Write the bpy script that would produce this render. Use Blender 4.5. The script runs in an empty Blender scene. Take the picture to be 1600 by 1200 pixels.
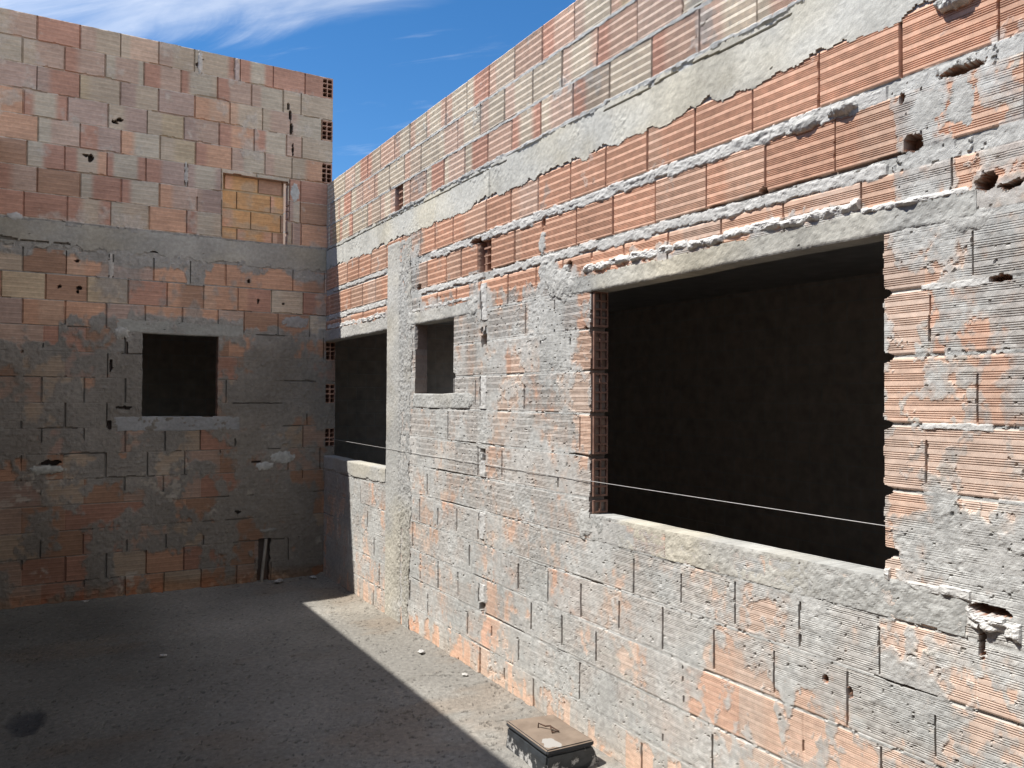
import bpy, bmesh, math, random
import numpy as np
from mathutils import Vector, Matrix
random.seed(7)
scene = bpy.context.scene
COL = scene.collection
F32 = np.float32

# ------------------------------------------------------------------ noise
def _hash(xi, yi, seed):
    h = (xi.astype(np.uint32) * np.uint32(374761393) + yi.astype(np.uint32) * np.uint32(668265263)
         + np.uint32((seed * 2246822519) & 0xffffffff))
    h ^= h >> np.uint32(13); h *= np.uint32(1274126177); h ^= h >> np.uint32(16); h *= np.uint32(2654435761); h ^= h >> np.uint32(15)
    return (h >> np.uint32(8)).astype(F32) * F32(1 / 16777216.0)
def vn(x, y, seed=0):
    x = np.asarray(x, dtype=np.float64) + 4096.0; y = np.asarray(y, dtype=np.float64) + 4096.0
    x, y = np.broadcast_arrays(x, y)
    xi = np.floor(x).astype(np.int64); yi = np.floor(y).astype(np.int64)
    fx = (x - xi).astype(F32); fy = (y - yi).astype(F32)
    fx = fx * fx * (3 - 2 * fx); fy = fy * fy * (3 - 2 * fy)
    a = _hash(xi, yi, seed); b = _hash(xi + 1, yi, seed); c = _hash(xi, yi + 1, seed); d = _hash(xi + 1, yi + 1, seed)
    return (a + (b - a) * fx) * (1 - fy) + (c + (d - c) * fx) * fy
def fbm(x, y, oct=4, seed=0, gain=0.5):
    s = 0.0; w = 1.0; tot = 0.0
    for k in range(oct):
        s = s + w * vn(x * (2.03 ** k) + 17.3 * k, y * (2.03 ** k) - 9.1 * k, seed + 31 * k)
        tot += w; w *= gain
    return s / tot
def uni(n):                       # flatten a noise so that its values are spread evenly over 0..1
    f = n.ravel(); sub = f[::max(1, f.size // 20000)]
    q = np.quantile(sub, np.linspace(0, 1, 65))
    return np.interp(n, q, np.linspace(0, 1, 65)).astype(F32)
def sst(a, b, x):
    t = np.clip((x - a) / (b - a), 0, 1)
    return t * t * (3 - 2 * t)
def mixc(a, b, t):
    return a + (b - a) * t[..., None]
A = lambda *c: np.array(c, dtype=F32)

# ------------------------------------------------------------------ tagging
def tag(o, label=None, cat=None, group=None, kind=None):
    if label: o['label'] = label
    if cat: o['category'] = cat
    if group: o['group'] = group
    if kind: o['kind'] = kind
    return o
def empty(name, loc=(0, 0, 0)):
    o = bpy.data.objects.new(name, None); o.location = loc; o.empty_display_size = 0.2
    COL.objects.link(o); return o
def link(name, me, mat=None, parent=None):
    o = bpy.data.objects.new(name, me); COL.objects.link(o)
    if mat: me.materials.append(mat)
    if parent:
        o.parent = parent
        o.matrix_parent_inverse = Matrix.Translation(-Vector(parent.location))
    return o

# ------------------------------------------------------------------ materials
def newmat(name):
    m = bpy.data.materials.new(name); m.use_nodes = True
    nt = m.node_tree; b = nt.nodes['Principled BSDF']
    return m, nt, b
def surface_mat(name, fine=420.0, vary=0.22, bump=0.35, rough=0.92, spec=0.25):
    """albedo and mortar mask come from the mesh; fine grain is added here"""
    m, nt, b = newmat(name); N = nt.nodes; L = nt.links
    at = N.new('ShaderNodeAttribute'); at.attribute_name = 'albedo'
    mo = N.new('ShaderNodeAttribute'); mo.attribute_name = 'mortar'
    tc = N.new('ShaderNodeTexCoord')
    n1 = N.new('ShaderNodeTexNoise'); n1.inputs['Scale'].default_value = fine; n1.inputs['Detail'].default_value = 3.0
    L.new(tc.outputs['Object'], n1.inputs['Vector'])
    n2 = N.new('ShaderNodeTexNoise'); n2.inputs['Scale'].default_value = 38.0; n2.inputs['Detail'].default_value = 6.0
    L.new(tc.outputs['Object'], n2.inputs['Vector'])
    r1 = N.new('ShaderNodeMapRange'); r1.inputs['From Min'].default_value = 0.25; r1.inputs['From Max'].default_value = 0.75
    r1.inputs['To Min'].default_value = 1 - vary; r1.inputs['To Max'].default_value = 1 + vary
    L.new(n1.outputs['Fac'], r1.inputs['Value'])
    r2 = N.new('ShaderNodeMapRange'); r2.inputs['From Min'].default_value = 0.3; r2.inputs['From Max'].default_value = 0.7
    r2.inputs['To Min'].default_value = 0.9; r2.inputs['To Max'].default_value = 1.1
    L.new(n2.outputs['Fac'], r2.inputs['Value'])
    mu = N.new('ShaderNodeMath'); mu.operation = 'MULTIPLY'
    L.new(r1.outputs[0], mu.inputs[0]); L.new(r2.outputs[0], mu.inputs[1])
    vm = N.new('ShaderNodeVectorMath'); vm.operation = 'SCALE'
    L.new(at.outputs['Color'], vm.inputs[0]); L.new(mu.outputs[0], vm.inputs['Scale'])
    L.new(vm.outputs[0], b.inputs['Base Color'])
    b.inputs['Roughness'].default_value = rough
    b.inputs['Specular IOR Level'].default_value = spec
    bs = N.new('ShaderNodeMath'); bs.operation = 'MULTIPLY_ADD'
    L.new(mo.outputs['Fac'], bs.inputs[0]); bs.inputs[1].default_value = bump; bs.inputs[2].default_value = 0.08
    bp = N.new('ShaderNodeBump'); bp.inputs['Distance'].default_value = 0.002
    L.new(bs.outputs[0], bp.inputs['Strength']); L.new(n1.outputs['Fac'], bp.inputs['Height'])
    L.new(bp.outputs[0], b.inputs['Normal'])
    return m
def noise_mat(name, c1, c2, scale=20.0, rough=0.9, bump=0.3, bscale=120.0, spec=0.25):
    m, nt, b = newmat(name); N = nt.nodes; L = nt.links
    tc = N.new('ShaderNodeTexCoord')
    n = N.new('ShaderNodeTexNoise'); n.inputs['Scale'].default_value = scale; n.inputs['Detail'].default_value = 8
    L.new(tc.outputs['Object'], n.inputs['Vector'])
    rr = N.new('ShaderNodeValToRGB')
    rr.color_ramp.elements[0].position = 0.35; rr.color_ramp.elements[0].color = (*c1, 1)
    rr.color_ramp.elements[1].position = 0.65; rr.color_ramp.elements[1].color = (*c2, 1)
    L.new(n.outputs['Fac'], rr.inputs[0]); L.new(rr.outputs[0], b.inputs['Base Color'])
    b.inputs['Roughness'].default_value = rough; b.inputs['Specular IOR Level'].default_value = spec
    n2 = N.new('ShaderNodeTexNoise'); n2.inputs['Scale'].default_value = bscale; n2.inputs['Detail'].default_value = 4
    L.new(tc.outputs['Object'], n2.inputs['Vector'])
    bp = N.new('ShaderNodeBump'); bp.inputs['Strength'].default_value = bump; bp.inputs['Distance'].default_value = 0.004
    L.new(n2.outputs['Fac'], bp.inputs['Height']); L.new(bp.outputs[0], b.inputs['Normal'])
    return m
def brick_mat(name, c1, c2, mortar, axis='X'):
    """plain coarse masonry for walls that are only glimpsed"""
    m, nt, b = newmat(name); N = nt.nodes; L = nt.links
    tc = N.new('ShaderNodeTexCoord'); sp = N.new('ShaderNodeSeparateXYZ'); cb = N.new('ShaderNodeCombineXYZ')
    L.new(tc.outputs['Object'], sp.inputs[0])
    L.new(sp.outputs[0 if axis == 'X' else 1], cb.inputs[0]); L.new(sp.outputs[2], cb.inputs[1])
    bt = N.new('ShaderNodeTexBrick'); bt.inputs['Scale'].default_value = 1.0
    bt.inputs['Brick Width'].default_value = 0.287; bt.inputs['Row Height'].default_value = 0.196
    bt.inputs['Mortar Size'].default_value = 0.007
    bt.inputs['Color1'].default_value = (*c1, 1); bt.inputs['Color2'].default_value = (*c2, 1); bt.inputs['Mortar'].default_value = (*mortar, 1)
    L.new(cb.outputs[0], bt.inputs['Vector'])
    n = N.new('ShaderNodeTexNoise'); n.inputs['Scale'].default_value = 9.0; n.inputs['Detail'].default_value = 8
    L.new(tc.outputs['Object'], n.inputs['Vector'])
    mx = N.new('ShaderNodeMix'); mx.data_type = 'RGBA'; mx.blend_type = 'MULTIPLY'; mx.inputs[0].default_value = 0.6
    rr = N.new('ShaderNodeValToRGB'); rr.color_ramp.elements[0].position = 0.3; rr.color_ramp.elements[0].color = (.5, .5, .5, 1); rr.color_ramp.elements[1].position = 0.7
    L.new(n.outputs['Fac'], rr.inputs[0]); L.new(bt.outputs['Color'], mx.inputs[6]); L.new(rr.outputs[0], mx.inputs[7])
    L.new(mx.outputs[2], b.inputs['Base Color']); b.inputs['Roughness'].default_value = 0.92; b.inputs['Specular IOR Level'].default_value = 0.2
    bp = N.new('ShaderNodeBump'); bp.inputs['Strength'].default_value = 0.6; bp.inputs['Distance'].default_value = 0.006; bp.invert = True
    L.new(bt.outputs['Fac'], bp.inputs['Height']); L.new(bp.outputs[0], b.inputs['Normal'])
    return m
M_wall = surface_mat('masonry', fine=420, vary=0.20, bump=0.45)
M_wall_far = surface_mat('masonry_tower', fine=260, vary=0.18, bump=0.4)
M_conc = surface_mat('cast_concrete', fine=330, vary=0.16, bump=0.35)
M_floor = surface_mat('screed_floor', fine=240, vary=0.30, bump=0.6, rough=0.95, spec=0.15)

# ------------------------------------------------------------------ a relief sheet: U columns x V rows, height H, real skirts at every edge
def sheet(name, U, V, H, alb, mor, keep, frame, depth, mat, parent=None, flip=False, skirt_col=None, smooth=False):
    nu, nv = len(U), len(V)
    idx = np.arange(nu * nv).reshape(nv, nu)
    UU, VV = np.meshgrid(U, V)
    P = frame(UU, VV, H).reshape(-1, 3).astype(F32)
    q = np.stack([idx[:-1, :-1], idx[:-1, 1:], idx[1:, 1:], idx[1:, :-1]], -1)
    quads = q[keep]
    used = np.zeros(nu * nv, bool); used[quads.ravel()] = True
    # boundary edges
    kp = np.zeros((nv + 1, nu + 1), bool); kp[1:nv, 1:nu] = keep
    E = []
    e = keep & ~kp[1:nv, 0:nu - 1]; E.append(np.stack([idx[1:, :-1][e], idx[:-1, :-1][e]], -1))      # left
    e = keep & ~kp[1:nv, 2:nu + 1]; E.append(np.stack([idx[:-1, 1:][e], idx[1:, 1:][e]], -1))        # right
    e = keep & ~kp[0:nv - 1, 1:nu]; E.append(np.stack([idx[:-1, :-1][e], idx[:-1, 1:][e]], -1))      # bottom
    e = keep & ~kp[2:nv + 1, 1:nu]; E.append(np.stack([idx[1:, 1:][e], idx[1:, :-1][e]], -1))        # top
    E = np.concatenate(E)
    B = frame(UU, VV, np.full_like(H, -depth)).reshape(-1, 3).astype(F32)
    remap = -np.ones(nu * nv, np.int64); remap[used] = np.arange(used.sum())
    n0 = used.sum(); ne = len(E)
    verts = np.concatenate([P[used], P[E[:, 0]], P[E[:, 1]], B[E[:, 1]], B[E[:, 0]]])
    alb2 = alb.reshape(-1, 3); mor2 = mor.reshape(-1)
    a0, a1 = alb2[E[:, 0]], alb2[E[:, 1]]
    if skirt_col is not None:
        a0 = a0 * 0.35 + skirt_col * 0.65; a1 = a1 * 0.35 + skirt_col * 0.65
    albs = np.concatenate([alb2[used], a0, a1, a1, a0]); mors = np.concatenate([mor2[used], mor2[E[:, 0]], mor2[E[:, 1]], mor2[E[:, 1]], mor2[E[:, 0]]])
    k = n0 + np.arange(ne)
    sk = np.stack([k + ne, k, k + 3 * ne, k + 2 * ne], -1)
    faces = np.concatenate([remap[quads], sk])
    if flip: faces = faces[:, ::-1]
    me = bpy.data.meshes.new(name)
    nf = len(faces)
    me.vertices.add(len(verts)); me.vertices.foreach_set('co', verts.ravel())
    me.loops.add(nf * 4); me.loops.foreach_set('vertex_index', faces.ravel().astype(np.int32))
    me.polygons.add(nf); me.polygons.foreach_set('loop_start', (np.arange(nf) * 4).astype(np.int32))
    me.update(calc_edges=True)
    if not smooth:
        me.polygons.foreach_set('use_smooth', np.zeros(nf, bool))
    else:
        s = np.ones(nf, bool); s[len(quads):] = False; me.polygons.foreach_set('use_smooth', s)
    at = me.attributes.new('albedo', 'FLOAT_COLOR', 'POINT')
    at.data.foreach_set('color', np.concatenate([albs, np.ones((len(albs), 1), F32)], 1).astype(F32).ravel())
    at = me.attributes.new('mortar', 'FLOAT', 'POINT'); at.data.foreach_set('value', mors.astype(F32))
    return link(name, me, mat, parent)
FR = lambda u, v, h: np.stack([-h, -u, v], -1)            # right wall: u = distance from the corner towards the viewer
FL = lambda u, v, h: np.stack([u, -h, v], -1)             # left wall: u = x

# ------------------------------------------------------------------ brick colours (real surface albedo)
PAL = dict(o=A(.62, .355, .235), r=A(.50, .27, .20), p=A(.52, .37, .30), b=A(.53, .43, .335), y=A(.55, .435, .30),
           g=A(.52, .45, .365), n=A(.42, .25, .17), m=A(.46, .33, .285), w=A(.62, .53, .415), s=A(.60, .425, .325), O=A(.60, .345, .165), q=A(.61, .39, .275),
           f=A(.575, .34, .25), t=A(.60, .45, .355))
def brick_colour(code, s, rnd):
    """colour along one brick, s runs 0..1 from its left end to its right end"""
    e = rnd.uniform(.16, .32); f = rnd.uniform(.14, .28); w = rnd.uniform(.05, .13)
    one = np.ones_like(s)
    if len(code) == 1:
        return PAL[code][None, :] * one[:, None]
    c = PAL[code[0]][None, :] * one[:, None]
    if len(code) == 2:                                    # left end, rest
        e = rnd.uniform(.2, .45)
        return mixc(c, PAL[code[1]][None, :], sst(e - w, e + w, s))
    c = mixc(c, PAL[code[1]][None, :], sst(e - w, e + w, s))
    return mixc(c, PAL[code[2]][None, :], sst(1 - f - w, 1 - f + w, s))
def fill(known, lo, hi, pitch=0.2865):
    """joint positions between lo and hi: the measured ones, gaps filled at the brick length"""
    k = sorted(known)
    out = [k[0]]
    for a in k[1:]:
        g = a - out[-1]
        if g > 0.40:
            n = max(1, round(g / pitch)); s = out[-1]
            for i in range(1, n): out.append(s + g * i / n)
        out.append(a)
    while out[0] - pitch > lo + .03: out.insert(0, out[0] - pitch)
    while out[-1] + pitch < hi - .03: out.append(out[-1] + pitch)
    return [o for o in out if lo < o < hi]

# ================================================================== RIGHT WALL
def right_wall():
    rnd = random.Random(3)
    YMAX = 7.7
    courses = [(3.347, 3.532), (3.152, 3.335), (2.957, 3.140), (2.572, 2.752), (2.343, 2.516), (2.124, 2.285), (1.934, 2.108), (1.740, 1.922),
               (1.538, 1.727), (1.341, 1.524), (1.145, 1.327), (0.953, 1.131), (0.765, 0.941), (0.570, 0.752), (0.375, 0.557), (0.180, 0.362), (-0.02, 0.166)]
    J = {1: [.255, .49, .749, 1.05, 1.32, 1.609, 1.89, 2.173, 2.469, 2.755, 3.04, 3.326, 3.607, 3.899],
         2: [.37, .655, .94, 1.209, 1.502, 1.792, 2.077, 2.362, 2.636, 2.93, 3.223, 3.513, 3.788, 4.082, 4.368],
         3: [.368, .70, 1.062, 1.33, 1.619, 1.758, 1.901, 2.17, 2.447, 2.739, 3.029, 3.303, 3.596, 3.889, 4.176, 4.464, 4.749, 5.041],
         4: [.30, .583, .86, 1.138, 2.089, 2.314, 2.584, 3.009, 3.296, 3.575, 3.865, 4.151, 4.441, 4.729, 5.021, 5.305, 5.597, 5.88],
         5: [.40, .68, .96, 1.246, 2.193, 2.486, 2.917, 3.065, 3.34, 3.623, 3.916, 4.205, 4.491, 4.787, 5.079, 5.366, 5.66],
         6: [1.253, 2.638, 3.267, 3.561, 4.281, 4.571, 4.863, 5.159, 5.462, 5.75], 7: [3.16, 3.452, 3.742, 5.68, 5.816],
         8: [2.874, 3.162, 3.313, 3.6, 3.888, 5.683], 9: [3.179, 3.459, 5.812], 10: [2.526, 2.81, 3.666, 3.947, 5.675], 11: [3.5, 3.783, 5.769],
         12: [3.371, 3.76, 5.63], 13: [2.389, 3.787, 4.071, 4.356, 4.65, 4.938, 5.228, 5.521, 5.814],
         14: [1.402, 1.988, 2.553, 3.399, 3.685, 3.971, 4.258, 4.545, 4.833, 5.12, 5.409, 5.697], 15: [2.123, 2.69, 4.093, 4.38, 4.666, 4.955, 5.238, 5.527],
         16: [2.827, 4.539, 4.834], 17: [2.69, 4.7]}
    # rows
    rows = []
    PER, BAND, GP = 0.0366, 0.0108, 0.0064
    for ci, (z0, z1) in enumerate(courses):
        rows += [z0, z0 + .0015, z0 + .004, z1 - .004, z1 - .0015, z1]
        k = 0
        while z0 + PER * k < z1:
            s0 = z0 + PER * k
            rows += [s0 + .0055]
            for g in range(4):
                s = s0 + BAND + GP * g
                if s + .0044 < z1: rows += [s + .0002, s + .0009, s + .0035, s + .0042]
            k += 1
    zs = sorted([c for p in courses for c in p]); allz = sorted(set(rows + [-.03]))
    extra = []
    for a, b in zip(allz[:-1], allz[1:]):
        if b - a > .0065:
            st = .008 if 2.752 <= a < 2.957 else .0042
            n = int((b - a) / st)
            extra += [a + (b - a) * i / (n + 1) for i in range(1, n + 1)]
    V = np.array(sorted(set(allz + extra))); V = V[np.concatenate([[True], np.diff(V) > 4e-4])]
    # columns: finer where the wall comes near
    U = [0.0]
    while U[-1] < YMAX:
        u = U[-1]
        d = max(1.2, 7.3 - u) if u < 6 else 1.4
        U.append(u + float(np.clip(0.0022 * d, .0036, .0115)) if u < 6.1 else u + .012)
    U = np.array(U); dU = np.gradient(U)
    nu, nv = len(U), len(V)
    UU, VV = np.meshgrid(U, V)
    # ---- bricks
    hb = np.full((nv, nu), -.006, F32); isb = np.zeros((nv, nu), bool); head = np.zeros((nv, nu), bool)
    alb = np.zeros((nv, nu, 3), F32); tint = np.zeros((nv, nu), F32)
    for ci, (z0, z1) in enumerate(courses, 1):
        r0, r1 = np.searchsorted(V, z0 - 1e-6), np.searchsorted(V, z1 + 1e-6)
        jl = fill(J[ci], 0, YMAX)
        if ci >= 7 and ci not in (13, 14, 15): jl = [j + (rnd.uniform(-.012, .012)) for j in jl]
        edges = [0.0] + jl + [YMAX]
        v = V[r0:r1] - z0
        fr = (v % PER) - BAND; g = (fr % GP); gro = ((fr > 0) & (g > .0006) & (g < .0038)).astype(F32)
        gro[(v < .004) | (v > (z1 - z0) - .003)] = 0
        for a, b in zip(edges[:-1], edges[1:]):
            c0, c1 = np.searchsorted(U, a), np.searchsorted(U, b)
            if c1 <= c0: continue
            if ci <= 3: code = rnd.choices(['fwf', 'sw', 'fb', 'ws', 's', 'w', 'fw', 'sy', 'tw', 'fwq', 'wf', 'sb', 't', 's', 'tws', 'w', 'fs', 'w', 'ws', 'sw', 'wt', 'fwf', 'wf'], k=1)[0]
            elif ci <= 6: code = rnd.choices(['o', 'o', 'oq', 'q', 'qo', 'o', 'qs', 'o', 'o'], k=1)[0]
            else: code = rnd.choices(['q', 's', 's', 'q', 'qt', 'qs', 'o', 'sq', 't'], k=1)[0]
            s = (U[c0:c1] - a) / (b - a)
            col = brick_colour(code, s, rnd) * rnd.uniform(.88, 1.1)
            dusty = .30 if ci > 6 else (.10 if ci > 3 else 0)
            col = col * (1 - dusty) + A(.50, .45, .39) * dusty
            off = rnd.uniform(-.0016, .0022); tu = rnd.uniform(-.0022, .0022); tv = rnd.uniform(-.0015, .0015)
            sl = (slice(r0, r1), slice(c0, c1))
            hh = off + tu * (s[None, :] - .5) + tv * (v[:, None] / .18 - .5) - .0021 * gro[:, None]
            ed = np.minimum(np.minimum(U[c0:c1] - a, b - U[c0:c1])[None, :] + 0 * v[:, None], np.minimum(v, (z1 - z0) - v)[:, None])
            hh = hh - .0018 * np.clip(1 - ed / .004, 0, 1)
            hb[sl] = hh; isb[sl] = True; tint[sl] = rnd.uniform(-1, 1)
            alb[sl] = col[None, :, :] * (1 - .10 * gro[:, None, None])
        for j in jl:
            w = .0013 + rnd.uniform(0, .0013)
            if rnd.random() < (.03 if ci < 7 else .26): continue
            cl = np.where(np.abs(U - j) < .035)[0]
            v0 = rnd.uniform(0, .03) if ci > 6 else 0; v1 = (z1 - z0) - (rnd.uniform(0, .05) if ci > 6 else 0)
            ii = np.arange(r0, r1)[(v >= v0) & (v <= v1)]
            if not len(ii) or not len(cl): continue
            zz = V[ii]; am = .0045 if ci > 6 else .0015
            jw = j + am * (fbm(zz * 16, zz * 0 + j * 7, 3, 66) - .5); ww = w * (.35 + 1.5 * fbm(zz * 45, zz * 0 + j * 5, 3, 67))
            ww = np.maximum(ww[:, None], (.50 if ci < 7 else .40) * dU[cl][None, :])
            head[np.ix_(ii, cl)] |= np.abs(U[cl][None, :] - jw[:, None]) <= ww
    # brick grain
    n_fine = fbm(UU * 28, VV * 90, 3, 5); n_med = fbm(UU * 6, VV * 9, 3, 8)
    alb *= (.80 + .4 * n_fine)[..., None]; alb *= (.88 + .24 * n_med)[..., None]
    # ---- mortar: how much of the face is smeared over
    cov = np.full((nv, nu), .03, F32)
    low = sst(2.30, 2.16, VV + .10 * (fbm(UU * 4, VV * 4, 3, 71) - .5))
    cov = np.maximum(cov, .93 * low)
    near = sst(5.46, 5.62, UU + .25 * (fbm(UU * 5, VV * 5, 3, 72) - .5)) * sst(2.60, 2.50, VV) * (1 - .35 * sst(2.28, 2.34, VV))
    cov = np.maximum(cov, .80 * near)
    cov = np.maximum(cov, .40 * sst(5.86, 6.1, UU) * (VV < 2.95))
    cov = np.maximum(cov, .9 * sst(.12, .05, np.abs(UU - 3.68) + .5 * np.abs(VV - 2.30) * (VV > 2.3)) * (VV < 2.46))
    cov = np.maximum(cov, .9 * sst(.30, .12, np.abs(UU - 1.9)) * (VV < 2.74))
    cov = np.maximum(cov, .85 * sst(.10, .04, np.abs(UU - 2.86)) * (VV < 2.36))
    # exposed places
    cov -= .45 * sst(.25, .08, np.abs(UU - 3.22)) * sst(2.02, 2.1, VV)
    cov -= .40 * sst(.10, .02, np.abs(UU - 5.53)) * (VV > 1.1)
    cov -= .22 * sst(.22, .08, np.abs(UU - 5.74)) * (VV > 1.25) * (VV < 2.1)
    cov -= .85 * sst(.50, .60, fbm(UU * 13, VV * 1.2, 3, 73)) * sst(.24, .03, VV + .16 * (fbm(UU * 9, VV * 1.5, 2, 74) - .5)) * sst(.3, .9, UU) * sst(5.3, 4.6, UU)
    cov -= .13 * sst(3.7, 4.8, UU) * sst(1.1, .7, VV)
    cov -= .40 * sst(.09, .02, np.abs(UU - 3.98)) * (VV > 1.2) * (VV < 2.1)
    cov -= .07 * sst(.9, .3, VV)
    cn = uni(fbm(UU * 5.5, VV * 4.2, 5, 21, .58) + .42 * fbm(UU * 32, VV * 24, 4, 22, .6) + .03 * tint)
    # whole bricks differ in how much was smeared over them
    m = sst(-.05, .05, cov - cn); m_wide = sst(-.05, .42, cov - cn)
    th = uni(fbm(UU * 7, VV * 7, 4, 33) + tint * .10)
    rough = fbm(UU * 70, VV * 70, 4, 40, .62) - .5
    lumpy = sst(.45, .75, fbm(UU * 2.3, VV * 2.3, 3, 43))
    lump = np.clip(fbm(UU * 34, VV * 34, 3, 44) - .56, 0, 1) * (.25 + .9 * lumpy)
    swirl = fbm(UU * 14 + VV * 9, VV * 26 - UU * 5, 3, 45) - .5
    follow = np.clip(1.05 - 1.05 * th, 0, .85)
    hm = follow * np.clip(hb, -.0045, .003) + .0004 + .0020 * th + (.0020 + .0024 * lumpy) * rough + .010 * lump + .0022 * swirl
    hm = np.where(isb, hm, -.0004 + .0022 * th + .004 * rough + .010 * lump)
    h = np.where(isb, hb + m * (np.maximum(hm, hb + .0002) - hb), hb)
    # bed joints
    bed = ~isb
    h = np.where(bed, np.where(m > .5, hm, -.006 + .006 * (fbm(UU * 40, VV * 60, 3, 50) - .4)), h)
    mort = np.where(bed, 1.0, m).astype(F32)
    # head joints open
    crack_n = fbm(UU * 2 + 5, VV * 3, 2, 61)
    hd = head & (crack_n > np.where(VV < 2.3, .36, .12))
    wob = .5 + fbm(UU * 3, VV * 60, 2, 62)
    h = np.where(hd, np.minimum(h, -.006 - .010 * wob), h)
    spk = uni(fbm(UU * 62, VV * 62, 2, 65)); h = np.where((spk > .980) & (mort > .5) & ~hd, h - .005, h)
    # bed cracks just under the bricks
    for ci, (z0, z1) in enumerate(courses, 1):
        if ci in (3, 4): continue
        cr = uni(fbm(U * 1.7 + ci * 13.7, U * 0 + ci, 3, 63))
        zz = z0 - .004 + .006 * (fbm(U * 12, U * 0 + ci, 3, 64) - .5)
        th_ = (.90 if ci > 6 else .66)
        w = .0026 * sst(th_, th_ + .05, cr) + .002 * (cr > th_ + .07)
        msk = np.abs(VV - zz[None, :]) < w[None, :]
        h = np.where(msk, -.013, h)
    # squeezed out mortar beds over the clean courses
    def ridge(zc, hw, u0, u1, amp, seed, white=0.0, flat=True):
        nonlocal h, mort, alb_m, rid
        bl = np.zeros(nu, F32); zo = np.zeros(nu, F32); rr = random.Random(seed); u = u0
        while u < u1:
            L_ = rr.uniform(.04, .17); a = rr.uniform(.35, 1.0); t = (U - u) / L_
            b_ = np.where((t > 0) & (t < 1), a * np.sqrt(np.clip(1 - (2 * t - 1) ** 2, 0, 1)), 0)
            zo = np.where((t > 0) & (t < 1), rr.uniform(-.35, .35) * hw, zo); bl = np.maximum(bl, b_); u += L_ * rr.uniform(.75, 1.1)
        hw_ = hw * (.72 + .35 * bl) * (.9 + .9 * (fbm(U * 30, U * 0, 4, seed + 3, .6) - .5))
        t = (VV - (zc + zo)[None, :]) / np.maximum(hw_, .003)[None, :]
        prof = np.clip((1 - t * t) * 2.2, 0, 1) ** .7 if flat else np.sqrt(np.clip(1 - t * t, 0, 1))
        hr = prof * (.0005 + amp * bl)[None, :] * (.35 + 2.2 * np.clip(fbm(UU * 24, VV * 38, 4, seed + 5, .6) - .28, 0, 1)) + .004 * rough + .008 * lump * prof
        ok = (prof > 0) & (hr > h) & (UU > u0) & (UU < u1)
        h = np.where(ok, hr, h); mort = np.where(ok, 1.0, mort); rid = rid | ok
        if white: alb_m = np.where(ok[..., None], A(.60, .58, .54) * (.74 + .26 * white), alb_m)
    # mortar colour
    cN = fbm(UU * 3, VV * 3, 4, 81); cF = fbm(UU * 60, VV * 60, 3, 82)
    alb_m = mixc(A(.372, .366, .342), A(.465, .455, .425), np.clip((cN - .3) * 2.2, 0, 1)) * (.72 + .55 * cF)[..., None]
    rid = np.zeros((nv, nu), bool)
    pink = np.clip((1 - m_wide) * .40 + np.clip(.70 - th * 1.0, 0, 1) * .34 + .12 * tint, 0, .65) * isb
    ridge(2.540, .027, 2.25, 5.55, .008, 11, .15); ridge(2.548, .018, .2, 1.45, .005, 12, .15); ridge(2.312, .026, 3.1, 5.55, .006, 13, .15)
    ridge(2.552, .015, 3.1, 5.5, .008, 31, .3, False)
    ridge(2.312, .024, .1, 1.45, .006, 14, .3); ridge(2.318, .022, 2.05, 3.0, .006, 15, .4)
    ridge(2.216, .020, 3.98, 5.46, .024, 16, .95, False); ridge(2.225, .024, .05, 1.46, .012, 17, .6); ridge(2.205, .012, 1.95, 2.85, .007, 18, .4)
    ridge(2.190, .013, 5.46, 5.80, .014, 19, .6, False)
    ridge(3.143, .010, .1, 5.6, .003, 20); ridge(3.340, .010, .1, 5.6, .003, 23); ridge(2.956, .013, 1.5, 5.6, .006, 24)
    ridge(1.085, .020, 5.46, 5.56, .014, 25, .5); ridge(1.065, .016, 5.58, 5.80, .014, 26, .4); ridge(1.00, .030, 5.79, 5.93, .022, 27, .9)
    for zc in (1.93, 1.53): ridge(zc, .011, 5.66, 5.86, .004, 28 + int(zc * 10), .5)
    rid0 = np.zeros((nv, nu), bool)
    # toothing of a cross wall: a column of pale mortar plugs at u = 3.02
    for (za, zb, hol) in ((2.05, 2.27, 0), (1.90, 2.02, 1), (1.54, 1.73, 0), (1.15, 1.31, 0), (.79, .94, 0), (.42, .53, 0), (1.24, 1.31, 1), (.38, .43, 1)):
        w = .031 * (.55 + .95 * fbm(V * 20, V * 0 + za, 3, 90))
        cx = 3.0 + .03 * (fbm(V * 9, V * 0 + za, 2, 91) - .5)
        mk = (np.abs(UU - cx[:, None]) < w[:, None]) & (VV > za) & (VV < zb)
        if hol: h = np.where(mk & (fbm(UU * 40, VV * 30, 2, 92) > .45), -.03, h)
        else:
            h = np.where(mk, .004 + .012 * (fbm(UU * 30, VV * 30, 3, 93) - .3), h); mort = np.where(mk, 1, mort)
            alb_m = np.where(mk[..., None], A(.49, .475, .445) * (.8 + .4 * cF)[..., None], alb_m); rid0 = rid0 | mk
            ek = (np.abs(UU - cx[:, None] + w[:, None] + .006) < .007) & (VV > za) & (VV < zb) & (fbm(UU * 10, VV * 12, 2, 94) > .42)
            h = np.where(ek, -.02, h)
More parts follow.
